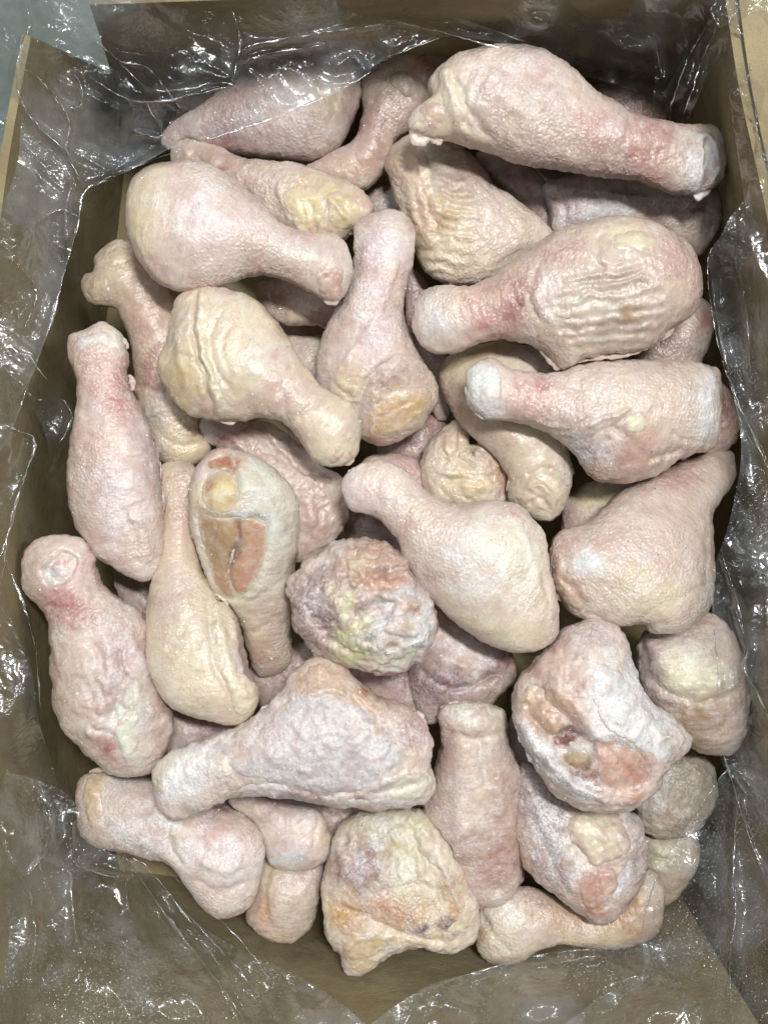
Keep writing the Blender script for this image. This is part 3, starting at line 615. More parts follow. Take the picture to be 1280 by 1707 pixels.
# EE big lower left horizontal
DS([(255,1290),(275,1262),(320,1240),(360,1227),(400,1210),(440,1182),(470,1150),(490,1120),(530,1094),(572,1110),(600,1140),(640,1165),(680,1180),(705,1205),(722,1240),(715,1272),(726,1305),(710,1337),(660,1346),(590,1346),(520,1336),(450,1326),(390,1325),(345,1346),(300,1363),(268,1346)],
   ((600,1260,0.036),(300,1300,0.038)), ((300,1300),(600,1240)), 'pink', rough=1.0, frost=0.5, k=0.66, torn=0.45,
   creases=[([(400,1215),(460,1170),(520,1160),(560,1150),(640,1180)],5,1.5),([(350,1245),(385,1280),(370,1320)],5,-1.0),([(480,1170),(440,1210),(420,1240)],4,-1.0),([(460,1310),(540,1325),(640,1320),(700,1310)],5,-1.4),([(580,1150),(610,1190),(660,1230),(700,1250)],6,-1.6),([(600,1330),(650,1300),(710,1295)],5,1.4)],
   patches=[((300,1300,46,50,0),(204,204,198),0.95,22),((530,1130,52,34,20),(194,156,120),1.0,18),((500,1120,18,14,0),(212,200,172),0.9,10),((610,1165,56,22,35),(190,142,108),0.95,14),((680,1225,30,40,20),(176,126,104),0.9,16),((560,1245,110,50,0),(182,172,172),0.95,36),((420,1252,40,26,-25),(206,172,162),0.85,22),((690,1315,42,22,0),(220,214,184),1.0,10),((480,1335,120,10,0),(150,136,134),0.8,10),((262,1290,10,34,10),(204,186,140),0.85,8),((610,1225,26,12,10),(208,194,160),0.8,10),((625,1270,40,30,0),(176,182,180),0.8,14),((480,1240,230,80,0),'frost',0.7,60),((300,1300,50,56,0),'frost',0.8,20)],
   parts=[('skin_flap',[(330,1262),(400,1216),(450,1176),(500,1158),(560,1162),(612,1182),(640,1222),(662,1262),(652,1290),(690,1300),(640,1322),(520,1320),(430,1300),(350,1288)],1.8,(190,180,180),{'frost':0.5,'rag':2.0,'soft':10,'k':0.3,'patches':[((440,1230,60,20,-30),(206,184,174),0.8,14),((560,1250,70,40,0),(180,174,176),0.8,24),((480,1245,10,12,0),(206,208,206),0.8,6)]}),
          ('skin_flap',[(640,1325),(655,1300),(680,1288),(710,1290),(726,1306),(712,1336),(670,1345),(640,1342)],4,(214,208,184),{'frost':0.3}),
          ('skin_flap',[(380,1318),(450,1306),(540,1316),(640,1312),(690,1306),(700,1345),(620,1353),(540,1346),(450,1337),(395,1337)],2.2,(206,196,184),{'dz':0.014,'frost':0.5,'creases':[([(420,1325),(540,1332),(660,1330)],4,-1.5)]}),
          ('exposed_meat',[(500,1125),(530,1102),(565,1118),(598,1150),(640,1175),(655,1195),(630,1200),(590,1180),(550,1160),(515,1150)],3,(198,166,130),{'frost':0.3,'rag':1.6,'creases':[([(530,1115),(580,1160),(640,1190)],4,1.5)]}),
          ('fat_lump',[(690,1195),(708,1200),(716,1235),(705,1265),(690,1255),(684,1225)],3,(188,176,186),{'frost':0.2})],
   label='big frosted wedge-shaped drumstick lying level across the lower left')
# J left
DS([(117,562),(148,547),(175,540),(202,556),(213,590),(211,620),(220,660),(240,690),(258,740),(268,820),(272,900),(264,950),(240,969),(200,950),(160,925),(132,882),(115,832),(117,760),(128,700),(133,640),(118,600)],
   ((195,850,0.026),(165,570,0.030)), ((165,570),(195,860)), 'pink', rough=0.9, frost=0.3,
   creases=[([(130,605),(165,590),(205,600)],4,-1.0),([(225,680),(245,740),(255,800)],5,1.3),([(215,860),(235,880),(240,930)],4,1.4),([(205,850),(222,890),(225,940)],4,-1.2),([(140,720),(180,740),(215,720)],4,-0.5)],
   patches=[((188,640,20,60,-5),(186,110,104),0.85,24),((155,620,24,40,0),(206,166,160),0.7,26),((165,560,40,18,0),(204,200,190),0.8,14),((160,740,40,30,0),(210,176,160),0.6,24),((190,850,56,90,0),(206,180,176),0.6,40),((230,910,26,50,-10),(206,186,166),0.7,20),((240,740,24,50,-15),(170,150,152),0.7,20),((190,850,60,100,0),'frost',0.5,40)],
   parts=[('knuckle_end',[(120,562),(148,550),(176,543),(198,556),(200,575),(175,578),(150,574),(128,585)],3.5,(206,202,190),{'frost':0.5,'creases':[([(145,552),(150,575)],3,-1.4),([(175,545),(178,575)],3,-1.2)]}),
          ('skin_fold',[(212,690),(232,700),(250,740),(262,800),(266,850),(256,862),(246,820),(238,760),(222,715)],2.5,(206,192,186),{'rag':1.6,'soft':8}),
          ('skin_fold',[(205,845),(222,842),(236,870),(240,905),(234,935),(222,930),(224,895),(214,865)],2.4,(212,204,196),{'rag':1.6,'soft':8}),
          ('skin_tag',[(202,618),(212,625),(213,642),(203,648),(198,634)],3,(202,170,166),{})],
   label='upright drumstick at far left with red patch below its foot, beside left wall')
# L thin upright
DS([(258,788),(283,770),(322,772),(330,800),(322,830),(326,880),(330,930),(350,980),(378,1010),(402,1040),(416,1080),(432,1130),(428,1180),(397,1208),(350,1200),(290,1180),(262,1142),(245,1092),(247,1020),(255,960),(268,900),(270,840),(262,812)],
   ((330,1100,0.030),(295,790,0.012)), ((295,790),(330,1110)), 'cream', rough=0.6, frost=0.12,
   creases=[([(340,1000),(350,1060),(362,1120),(390,1180)],5,-1.6),([(355,990),(368,1050),(385,1110),(410,1160)],5,1.5),([(300,1060),(320,1020),(345,985)],3,-0.6),([(330,1080),(345,1040)],3,-0.5),([(375,1020),(380,1080),(400,1140)],4,-1.4),([(290,820),(310,850)],4,-0.5)],
   patches=[((290,1050,40,90,0),'goose',0.6,30),((310,1110,50,80,-10),(216,208,178),0.8,40),((285,980,26,90,5),(206,182,166),0.6,30),((295,850,26,60,0),(206,176,158),0.7,24),((375,1070,16,70,-12),(214,208,180),0.9,12),((405,1110,14,60,-10),(176,160,166),0.7,12),((400,1190,26,16,0),(190,184,150),0.8,12)],
   parts=[('skin_flap',[(350,985),(368,992),(378,1030),(385,1080),(400,1120),(424,1150),(424,1182),(398,1200),(380,1160),(366,1110),(356,1050)],2.5,(216,208,182),{'creases':[([(362,1000),(376,1070),(400,1150)],3,-1.2)]})],
   label='slim smooth drumstick standing beside the one with bare meat window, to its left')
# DD far left bottom
DS([(38,945),(58,905),(95,893),(135,900),(155,925),(165,970),(200,1000),(237,1030),(252,1100),(266,1150),(287,1190),(282,1240),(250,1285),(200,1291),(160,1265),(115,1225),(95,1180),(90,1110),(85,1040),(68,1008),(43,980)],
   ((190,1170,0.026),(95,940,0.034)), ((95,945),(195,1170)), 'pink', rough=1.0, frost=0.35, torn=0.25, pleats=[((185,1130,50,70,0),75,20,0.9)], dents=[([(70,935),(98,920),(118,935),(116,965),(95,978),(70,968)],2.5,6)],
   creases=[([(160,1075),(168,1110),(150,1170)],5,-1.4),([(175,1070),(185,1120),(170,1190),(150,1220)],5,1.4),([(195,1090),(205,1130),(185,1200)],5,-1.6),([(215,1050),(225,1110),(230,1200)],6,1.3),([(140,1180),(180,1190),(210,1150)],4,-1.2),([(90,1060),(150,1075)],3,-0.5),([(160,1215),(190,1225),(200,1270)],5,-1.5),([(75,1010),(120,1020),(150,1005)],4,-0.8)],
   patches=[((105,1010,50,26,20),(176,98,98),0.85,22),((140,950,22,30,0),(196,150,150),0.8,20),((130,1110,34,50,0),(206,182,156),0.7,30),((215,1200,24,80,-5),(200,204,190),0.85,18),((220,1190,18,10,0),(190,212,196),0.8,10),((180,1245,20,16,0),(170,106,100),0.8,12),((260,1210,22,50,0),(160,122,112),0.7,18),((200,1085,20,40,0),(178,140,140),0.6,20),((190,1150,14,40,20),(170,120,118),0.6,12),((200,1150,80,120,0),'frost',0.5,50)],
   parts=[('bone_end',[(66,935),(80,918),(98,915),(116,925),(120,950),(110,972),(90,980),(70,972),(60,955)],5,(204,202,196),{'creases':[([(88,925),(76,945),(82,965),(100,968)],3.5,-2.6),([(104,922),(115,945),(108,968)],3,2.0)],'patches':[((98,938,10,14,10),(196,118,108),1.0,6),((82,950,8,18,0),(150,140,138),0.8,6),((100,966,10,5,0),(170,120,90),0.7,5)],'frost':0.3,'wet':0.5}),
          ('bone_end',[(40,942),(52,936),(64,945),(62,962),(52,972),(42,962)],4,(188,204,204),{'wet':0.6}),
          ('fat_lump',[(165,1215),(185,1218),(200,1200),(225,1170),(235,1205),(230,1250),(222,1285),(205,1288),(195,1265),(190,1232),(172,1228)],3,(210,212,190),{'frost':0.3,'rag':1.5})],
   label='drumstick at far left with open hollow bone end pointing up, lowest along left wall')
# R right
DS([(916,912),(935,886),(980,870),(1022,832),(1080,797),(1150,766),(1200,750),(1222,762),(1222,800),(1188,850),(1185,900),(1188,960),(1181,1010),(1140,1049),(1090,1056),(1068,1040),(1040,1045),(1010,1042),(960,1026),(926,985),(915,945)],
   ((1060,940,0.022),(1190,780,0.0)), ((1195,785),(1050,950)), 'pink', rough=0.8, frost=0.2,
   creases=[([(925,960),(960,985),(985,1020),(1010,1035)],5,-1.6),([(940,1020),(950,990),(930,965)],5,1.2),([(1068,1040),(1085,1020),(1110,1000)],4,-1.4),([(1180,850),(1178,960)],5,-0.8),([(920,900),(935,940),(925,980)],5,1.5),([(1110,1010),(1150,985),(1180,975)],3,-0.6)],
   patches=[((1050,940,120,90,0),'goose',0.9,30),((978,938,26,22,0),(206,210,208),0.9,14),((1060,950,20,12,0),(206,194,120),0.7,14),((1110,992,12,10,40),(206,186,84),0.7,10),((1070,1000,90,40,0),(214,206,172),0.7,40),((1125,870,60,60,0),(206,184,170),0.6,40),((1150,790,50,26,-20),(190,150,142),0.7,24),((948,992,26,24,0),(176,146,118),0.8,16),((925,910,18,30,0),(196,170,146),0.7,14),((1070,930,10,10,0),(210,214,212),0.8,8),((978,938,24,20,0),'frost',1.0,12)],
   parts=[('skin_flap',[(918,950),(940,945),(965,965),(985,995),(1000,1030),(985,1034),(955,1022),(928,990)],2.6,(190,160,134),{'rag':1.6,'soft':8}),('frost_patch',[(958,930),(978,918),(1000,926),(1000,945),(980,958),(960,950)],1.2,(212,216,216),{'frost':1.0,'rag':1.8,'soft':8})],
   label='broad triangular drumstick at right with yellow fat spots, narrow end towards right wall')
# F
DS([(592,377),(620,357),(655,350),(682,367),(691,400),(685,450),(672,490),(676,540),(697,590),(723,630),(729,665),(711,700),(682,727),(640,741),(600,728),(556,688),(530,650),(526,610),(535,570),(550,535),(576,490),(590,440),(590,402)],
   ((620,630,0.012),(640,385,0.018)), ((640,385),(625,640)), 'pink', rough=1.0, frost=0.3,
   creases=[([(660,430),(640,500),(600,570),(560,620)],3,1.0),([(600,400),(590,450),(575,500)],4,-0.8),([(690,590),(650,600),(610,640),(600,690)],5,-1.8),([(700,600),(660,615),(625,660),(620,720)],5,1.2),([(560,640),(590,670),(600,700)],4,-1.0)],
   patches=[((640,400,42,50,0),(206,190,190),0.8,26),((620,560,50,70,0),(196,176,172),0.7,40),((650,640,50,26,-20),(160,136,126),0.85,20),((665,680,50,34,-30),(196,164,104),0.8,26),((580,640,30,30,0),(212,196,150),0.7,20),((630,720,40,16,0),(196,150,110),0.7,16),((610,450,20,50,0),(190,150,150),0.6,20),((550,600,16,40,20),(206,188,186),0.6,14),((620,480,60,120,0),'frost',0.5,40)],
   parts=[('fat_lump',[(620,680),(650,655),(690,645),(720,650),(718,685),(690,712),(650,730),(620,715)],3,(198,168,112),{'frost':0.2,'rag':1.4,'creases':[([(630,700),(680,670)],4,-1.5),([(650,720),(700,690)],4,1.0)]})],
   label='drumstick standing foot up in upper middle with amber fat at its lower end')
# V
DS([(642,270),(662,236),(700,225),(750,240),(790,265),(822,310),(870,342),(921,387),(895,417),(850,450),(810,470),(770,476),(720,460),(690,412),(674,370),(655,310)],
   0.002, ((700,250),(790,420)), 'cream', rough=0.9, frost=0.2, torn=0.35, k=0.68,
   creases=[([(655,260),(680,300),(690,360),(720,400)],6,1.6),([(670,250),(705,310),(720,360),(760,400)],5,-1.4),([(700,330),(740,345),(790,350)],4,1.2),([(700,360),(750,375),(790,380)],4,-1.3),([(700,390),(750,400),(790,420)],4,1.1),([(660,290),(650,275)],4,-1.0)],
   pleats=[((745,370,60,80,0),12,17,1.2),((820,360,60,60,30),40,20,0.6)],
   patches=[((680,260,36,26,0),(200,160,140),0.7,24),((740,350,55,50,0),(208,192,146),0.8,34),((830,380,60,50,30),(206,192,178),0.7,34),((760,290,50,30,30),(160,140,138),0.7,30),((730,370,26,20,0),(180,140,100),0.5,14),((740,440,60,30,0),(210,196,164),0.7,24)],
   parts=[('skin_flap',[(650,262),(668,240),(700,232),(715,262),(722,310),(735,350),(725,390),(700,400),(684,360),(672,320),(655,290)],3,(208,184,158),{'rag':1.8,'creases':[([(668,255),(690,320),(705,380)],4,-1.6),([(690,250),(708,320)],4,1.2)]})],
   label='pleated cream drumstick lying below the largest one, wide end toward its left')
# MM right under bag
DS([(1062,1100),(1070,1060),(1118,1032),(1180,1022),(1222,1060),(1242,1130),(1238,1215),(1212,1257),(1150,1246),(1100,1196),(1074,1155)],
   -0.002, ((1160,1240),(1150,1080)), 'pink', rough=1.0, frost=0.4, torn=0.25, pleats=[((1180,1190,60,50,0),70,22,0.6)],
   creases=[([(1080,1080),(1090,1130),(1140,1165),(1200,1165),(1235,1150)],6,-2.4),([(1085,1060),(1110,1120),(1160,1140),(1220,1130)],12,2.0)],
   patches=[((1145,1125,60,42,0),(222,218,182),1.0,22),((1085,1100,20,70,0),(160,138,138),0.9,16),((1165,1215,60,44,0),(192,164,130),1.0,22),((1110,1180,24,30,0),(176,152,144),0.8,16),((1140,1062,60,24,0),(190,176,166),0.7,18),((1150,1100,60,40,0),'frost',0.5,30)],
   label='rounded drumstick end half covered by the clear bag at the right edge')
# LL
DS([(865,1275),(900,1285),(950,1335),(1030,1345),(1064,1368),(1076,1420),(1066,1470),(1032,1520),(995,1541),(960,1517),(910,1480),(872,1440),(860,1360)],
   0.0, ((880,1300),(1010,1500)), 'mauve', rough=1.0, frost=0.6, k=0.68, torn=0.6,
   creases=[([(870,1330),(900,1390),(930,1460)],5,-1.6),([(885,1320),(920,1400),(960,1490)],5,1.4),([(950,1380),(980,1440),(1030,1450)],6,-1.2),([(1000,1450),(990,1500),(1000,1535)],5,-1.0)],
   patches=[((905,1350,44,100,-20),(146,124,120),0.95,24),((880,1432,14,42,-10),(186,148,114),0.95,12),((1003,1398,56,50,0),(222,206,174),1.0,16),((925,1470,30,40,-30),(166,146,140),0.8,18),((996,1492,34,48,10),(196,142,114),1.0,14),((1040,1472,14,20,30),(206,208,210),0.95,8),((1062,1410,14,60,0),(160,152,152),0.8,12),((950,1310,60,20,20),(160,138,134),0.8,16),((930,1400,60,90,-20),'frost',0.8,26)],
   parts=[('fat_lump',[(950,1365),(985,1350),(1030,1352),(1048,1385),(1050,1425),(1015,1438),(985,1445),(970,1420),(950,1400)],5,(214,204,176),{'frost':0.2,'rag':1.6}),
          ('exposed_meat',[(965,1455),(1000,1445),(1028,1450),(1030,1480),(1005,1515),(985,1530),(970,1500)],2,(194,148,128),{'frost':0.15}),
          ('frost_ridge',[(1035,1445),(1055,1430),(1062,1450),(1045,1485),(1022,1505),(1018,1490),(1035,1465)],3,(206,208,214),{'frost':1.0})],
   label='frosted drumstick end with cream fat lump and pink tip, below the bare-meat one')
# II bottom mid ragged
DS([(572,1370),(620,1353),(680,1350),(722,1362),(752,1395),(768,1440),(780,1480),(800,1532),(790,1566),(750,1586),(700,1576),(655,1588),(620,1612),(590,1626),(574,1618),(568,1590),(545,1560),(538,1490),(550,1420)],
   -0.001, ((590,1380),(700,1520)), 'cream', rough=1.0, frost=0.4, k=0.55, torn=0.7, hmax=0.016, pleats=[((650,1420,90,60,0),75,18,0.8)],
   creases=[([(590,1370),(580,1430),(560,1500)],5,1.2),([(640,1360),(650,1410),(690,1440)],5,-1.3),([(570,1520),(620,1540),(660,1560),(740,1580)],6,-1.8),([(575,1590),(600,1570),(650,1570)],5,1.2),([(700,1380),(730,1430),(760,1500),(785,1550)],6,1.8),([(690,1400),(715,1450),(740,1510)],5,-1.6),([(640,1490),(700,1480),(750,1510)],5,-1.5)],
   patches=[((640,1395,80,40,0),(180,174,146),0.95,26),((600,1455,50,50,0),(150,120,112),0.95,24),((700,1420,50,44,30),(208,200,160),0.95,18),((700,1480,60,20,10),(206,198,166),0.9,12),((572,1535,26,40,0),(194,150,76),0.95,14),((660,1525,60,26,0),(190,136,72),0.95,16),((750,1550,20,15,20),(96,44,42),0.95,8),((702,1552,12,8,0),(72,36,34),0.95,5),((758,1500,18,44,-12),(196,152,112),0.9,12),((600,1605,26,22,0),(212,190,130),0.95,10),((715,1578,60,10,0),(216,198,160),0.95,8),((640,1560,50,10,10),(214,196,156),0.9,8),((690,1510,20,14,0),(206,190,150),0.8,8),((640,1430,90,70,0),'frost',0.6,40)],
   parts=[('skin_flap',[(690,1395),(720,1385),(748,1400),(765,1440),(778,1490),(796,1535),(785,1562),(752,1580),(735,1560),(762,1530),(748,1490),(728,1450),(700,1430)],3,(210,198,170),{'frost':0.3,'rag':1.6}),
          ('fat_lump',[(570,1545),(590,1555),(620,1562),(655,1572),(640,1592),(610,1612),(585,1622),(572,1612),(566,1580)],3,(206,182,130),{'frost':0.2})],
   label='ragged flat drumstick end with amber fat and a hanging tip, bottom centre')
# FF
DS([(133,1305),(160,1287),(208,1293),(250,1300),(292,1310),(330,1343),(390,1353),(430,1383),(441,1420),(431,1470),(416,1510),(380,1529),(347,1516),(318,1480),(290,1440),(240,1425),(190,1415),(147,1402),(131,1362)],
   -0.002, ((150,1345),(380,1450)), 'pink', rough=0.9, frost=0.7,
   creases=[([(285,1350),(280,1400),(300,1440)],5,-1.6),([(340,1440),(380,1450),(410,1420)],10,2.4),([(330,1470),(360,1490),(400,1480)],6,-1.4),([(350,1360),(335,1400),(345,1430)],5,-1.0)],
   patches=[((150,1310,20,20,0),(206,190,130),0.85,12),((152,1360,20,24,0),(206,170,120),0.85,14),((230,1350,60,50,0),(196,178,170),0.7,30),((370,1400,50,30,10),(206,170,162),0.7,26),((390,1470,40,26,-20),(206,196,192),0.8,18),((300,1400,170,60,15),'frost',0.8,40)],
   parts=[('bone_end',[(132,1305),(150,1292),(168,1298),(166,1325),(172,1355),(165,1385),(148,1390),(136,1360)],3.5,(206,178,128),{'frost':0.3,'creases':[([(140,1335),(160,1338)],4,-1.8)]})],
   label='frosted drumstick at bottom left with yellow bone end facing left wall')
# JJ
DS([(731,1190),(758,1172),(810,1174),(842,1190),(846,1240),(868,1290),(868,1370),(870,1430),(860,1480),(830,1508),(775,1508),(738,1465),(712,1400),(706,1355),(710,1325),(725,1290),(737,1230)],
   ((800,1400,-0.010),(785,1200,0.010)), ((785,1200),(800,1400)), 'pink', rough=0.9, frost=0.4,
   torn=0.2, creases=[([(800,1235),(812,1330),(826,1420),(830,1490)],9,-2.2),([(765,1260),(768,1330),(762,1420)],16,2.2),([(750,1225),(790,1235),(835,1225)],5,-1.2),([(745,1190),(770,1200),(800,1190)],4,-1.0),([(835,1290),(830,1400),(830,1470)],8,1.0)],
   patches=[((805,1205,40,36,0),(216,210,180),0.95,16),((752,1250,22,50,5),(192,156,150),0.85,16),((790,1310,40,70,10),(212,192,172),0.85,26),((848,1350,18,90,0),(188,146,130),0.9,14),((825,1450,36,44,0),(180,132,118),0.95,18),((765,1440,26,50,0),(186,160,152),0.8,16),((738,1360,26,50,0),(200,176,164),0.8,16),((765,1195,14,20,30),(180,186,150),0.7,8),((790,1330,60,120,0),'frost',0.45,40)],
   parts=[('knuckle_end',[(735,1192),(758,1176),(800,1178),(836,1190),(838,1222),(800,1232),(765,1226),(742,1215)],3,(210,206,188),{'frost':0.4,'soft':34,'k':0.25,'creases':[([(758,1180),(752,1215)],4,-1.6),([(800,1180),(805,1228)],4,-1.2)]})],
   label='upright frosted drumstick at lower middle, foot up, right of the wedge-shaped one')
# D
DS([(285,252),(312,232),(350,240),(400,262),(450,272),(520,283),(570,300),(612,330),(620,362),(590,385),(550,410),(480,400),(430,355),(370,315),(300,280)],
   ((560,350,0.006),(310,260,-0.004)), ((310,260),(540,350)), 'pink', rough=1.0, frost=0.15, torn=0.4,
   creases=[([(460,290),(470,330),(500,385)],5,1.4),([(500,300),(520,350),(525,390)],5,-1.8),([(530,310),(570,350),(590,370)],5,1.6),([(300,240),(330,262),(380,280)],4,1.0),([(320,250),(340,268)],4,-1.0)],
   patches=[((350,262,50,16,20),(204,170,150),0.8,18),((368,272,8,6,0),RED,0.8,6),((540,330,60,34,20),(212,196,140),0.85,26),((515,370,10,26,10),(196,120,90),0.6,8),((580,350,20,26,0),(200,164,130),0.6,14),((430,300,30,26,0),(200,176,168),0.7,20)],
   parts=[('fat_lump',[(470,320),(500,305),(540,318),(545,350),(525,380),(500,388),(482,360)],3.5,(216,202,150),{'rag':1.5,'creases':[([(500,320),(510,375)],4,-1.6)]}),
          ('fat_lump',[(545,320),(580,318),(605,345),(585,378),(555,378),(545,350)],3.5,(214,198,150),{'creases':[([(560,325),(590,360)],4,-1.4)]})],
   label='yellow-fatted drumstick tucked behind the plump smooth one at the upper left')
# N
DS([(328,700),(345,693),(400,702),(448,706),(492,735),(535,775),(572,800),(580,850),(565,890),(530,928),(495,935),(460,880),(420,800),(370,750),(335,725)],
   -0.002, ((520,890),(400,740)), 'pink', rough=1.0, frost=0.15, k=0.66, torn=0.5,
   creases=[([(340,705),(380,725),(420,760),(460,790)],5,1.8),([(400,710),(440,735),(470,765),(520,800)],5,-2.0),([(440,712),(470,750),(500,780),(545,800)],5,1.8),([(520,800),(530,860),(510,900)],4,-1.2)],
   patches=[((380,730,50,14,30),(200,160,150),0.7,14),((500,730,40,24,30),(140,96,92),0.7,16),((540,810,30,30,0),(208,190,176),0.7,20),((530,870,40,40,0),(200,172,152),0.7,24),((370,745,30,10,30),(150,104,96),0.7,10)],
   parts=[('skin_fold',[(332,700),(360,700),(385,730),(430,745),(462,765),(450,778),(400,760),(360,735),(340,722)],3,(206,178,168),{'dz':0.012}),
          ('skin_fold',[(405,708),(450,710),(465,735),(500,775),(545,795),(560,812),(540,818),(505,800),(468,775),(440,735)],3.5,(208,184,172),{'dz':0.012})],
   label='drumstick with loose folded skin behind the bare-meat one, left of middle')
# I
DS([(160,428),(195,403),(227,412),(262,450),(295,500),(310,560),(320,640),(345,715),(345,758),(300,782),(262,760),(240,700),(226,650),(224,590),(210,540),(190,512),(152,507),(138,480),(142,462),(163,452)],
   -0.004, ((180,460),(290,700)), 'cream', rough=0.9, frost=0.1,
   creases=[([(230,640),(260,650),(290,640)],4,-1.0),([(225,610),(260,615),(295,600)],3,-0.8),([(240,690),(290,680),(335,700)],6,1.4),([(265,720),(290,740),(330,735)],6,-1.2)],
   patches=[((240,510,50,60,30),(200,172,150),0.7,30),((250,610,34,50,0),(180,140,130),0.7,26),((262,690,34,28,0),(196,194,188),0.8,20),((310,730,40,40,0),(206,194,150),0.8,24),((320,700,20,30,0),(170,130,90),0.5,14),((165,480,30,24,0),(208,186,160),0.8,16)],
   parts=[('bone_end',[(138,478),(146,458),(168,452),(180,470),(178,498),(156,505),(142,494)],4,(208,190,160),{}),
          ('bone_end',[(162,430),(192,405),(218,412),(215,435),(190,445),(168,445)],3,(212,196,168),{})],
   label='tan drumstick at left between the upright red-patched one and the folded cream one')
# Y
DS([(732,625),(756,589),(820,573),(890,582),(928,610),(925,660),(935,722),(953,775),(946,832),(918,866),(882,862),(850,835),(846,790),(820,755),(782,722),(752,682)],
   ((800,640,-0.004),(900,820,0.004)), ((905,825),(800,630)), 'cream', rough=0.8, frost=0.1,
   creases=[([(870,800),(910,780),(945,800)],5,-1.2),([(860,825),(900,810),(930,830)],5,1.4),([(880,840),(905,830),(920,858)],4,-1.2),([(770,660),(820,700),(880,730)],4,-0.7)],
   patches=[((790,610,60,34,0),(206,190,152),0.7,30),((780,670,34,30,30),(184,150,128),0.7,24),((895,770,40,44,0),(214,202,180),0.85,24),((900,835,44,16,20),(206,190,166),0.8,12),((865,850,12,20,0),(196,140,124),0.6,10),((935,855,14,14,0),(212,180,150),0.6,8)],
   parts=[('skin_flap',[(850,800),(885,790),(915,812),(935,842),(925,864),(900,848),(880,858),(858,835)],3,(208,190,166),{'rag':1.8,'creases':[([(865,810),(900,830),(925,850)],3,-1.5)]})],
   label='curved cream drumstick partly hidden under the square-ended one, foot pointing down')
# Z
DS([(705,760),(718,735),(742,712),(762,700),(776,716),(782,742),(810,740),(842,770),(850,812),(842,850),(790,860),(728,850),(703,820)],
   -0.012, ((720,840),(780,730)), 'cream', rough=1.0, frost=0.1, torn=0.8, k=0.7,
   creases=[([(745,720),(750,770),(735,800)],4,1.2),([(770,720),(765,760),(790,780)],4,-1.6),([(720,790),(770,800),(840,790)],5,-1.2),([(780,745),(800,770),(835,775)],4,1.2)],
   patches=[((760,740,26,30,0),(206,184,150),0.8,16),((770,810,50,24,0),(216,196,150),0.85,18),((725,790,20,40,0),(204,188,170),0.7,16),((788,752,8,8,0),(110,80,60),0.7,6),((835,800,10,26,0),(190,140,110),0.6,8)],
   parts=[('torn_skin',[(735,725),(762,703),(775,720),(778,750),(762,770),(742,765)],3,(208,188,158),{'rag':1.8}),
          ('fat_lump',[(735,800),(770,788),(820,792),(838,812),(800,830),(745,828)],3,(216,200,158),{})],
   label='small ragged drumstick end with torn skin in the gap right of middle')
# B
DS([(612,118),(645,88),(700,66),(742,74),(752,95),(735,115),(722,160),(695,210),(660,235),(640,285),(600,318),(545,302),(506,285),(540,262),(590,235),(606,190),(598,140)],
   -0.008, ((540,285),(680,130)), 'mauve', rough=0.9, frost=0.1,
   creases=[([(590,250),(600,275),(590,310)],4,-1.0),([(560,262),(570,285),(560,305)],4,-0.9),([(625,215),(650,240)],4,-0.8),([(640,120),(680,110),(710,130)],7,-1.6)],
   patches=[((700,100,26,18,0),(208,132,104),0.9,14),((680,90,50,20,-10),(206,186,170),0.7,16),((660,140,40,26,20),(212,196,178),0.8,16),((640,180,30,30,0),(170,124,128),0.8,20),((580,280,60,30,-20),(200,170,142),0.8,22),((630,235,34,26,0),(184,146,130),0.7,20)],
   parts=[('fat_lump',[(645,120),(665,108),(690,122),(715,140),(712,158),(690,165),(665,150),(648,138)],4,(210,194,176),{'rag':1.6}),
          ('exposed_meat',[(682,95),(700,84),(722,92),(722,112),(702,122),(684,112)],2,(206,128,100),{'wet':0.4})],
   label='drumstick behind the largest one, orange marrow at its top end')
# C
DS([(270,235),(290,205),(335,180),(385,145),(440,108),(500,84),(552,80),(592,105),(606,140),(592,190),(563,245),(522,264),(470,263),(400,256),(340,247),(290,250)],
   -0.004, ((300,225),(510,160)), 'mauve', rough=0.7, frost=0.25,
   creases=[([(350,200),(370,240)],5,-0.8),([(540,120),(560,160),(550,200)],6,-0.6)],
   patches=[((500,170,70,60,0),(188,168,156),0.7,40),((545,160,30,30,0),(196,184,140),0.6,20),((380,225,60,26,0),(160,112,106),0.75,26),((480,190,80,50,0),'frost',0.5,30)],
   label='mauve drumstick at the top left, lying under the crumpled clear bag')
# G
DS([(428,478),(465,465),(520,475),(565,490),(620,500),(610,540),(570,548),(530,542),(480,540),(440,518)],
   -0.010, ((440,490),(600,520)), 'pink', rough=0.9, frost=0.1,
   creases=[([(445,480),(455,500),(445,520)],4,-1.2),([(470,490),(520,510),(560,510)],5,0.9)],
   patches=[((450,490,22,22,0),(206,186,172),0.8,14),((540,520,40,20,0),(176,134,136),0.8,18),((505,515,30,20,0),(206,180,160),0.6,16)],
   label='small foot end showing under the plump smooth drumstick, upper middle')
# Q
DS([(700,1000),(760,1035),(800,1065),(850,1088),(857,1130),(830,1162),(800,1182),(740,1195),(705,1205),(688,1150),(680,1090),(690,1040)],
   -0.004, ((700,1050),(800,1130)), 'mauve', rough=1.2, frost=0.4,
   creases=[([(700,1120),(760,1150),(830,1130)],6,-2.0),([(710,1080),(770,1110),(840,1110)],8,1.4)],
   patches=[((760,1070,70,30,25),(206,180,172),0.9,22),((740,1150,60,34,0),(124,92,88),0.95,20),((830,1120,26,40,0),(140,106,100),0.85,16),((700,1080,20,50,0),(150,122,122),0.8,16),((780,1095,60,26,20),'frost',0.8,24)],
   label='mauve frosted drumstick end in shade below the pale middle one')
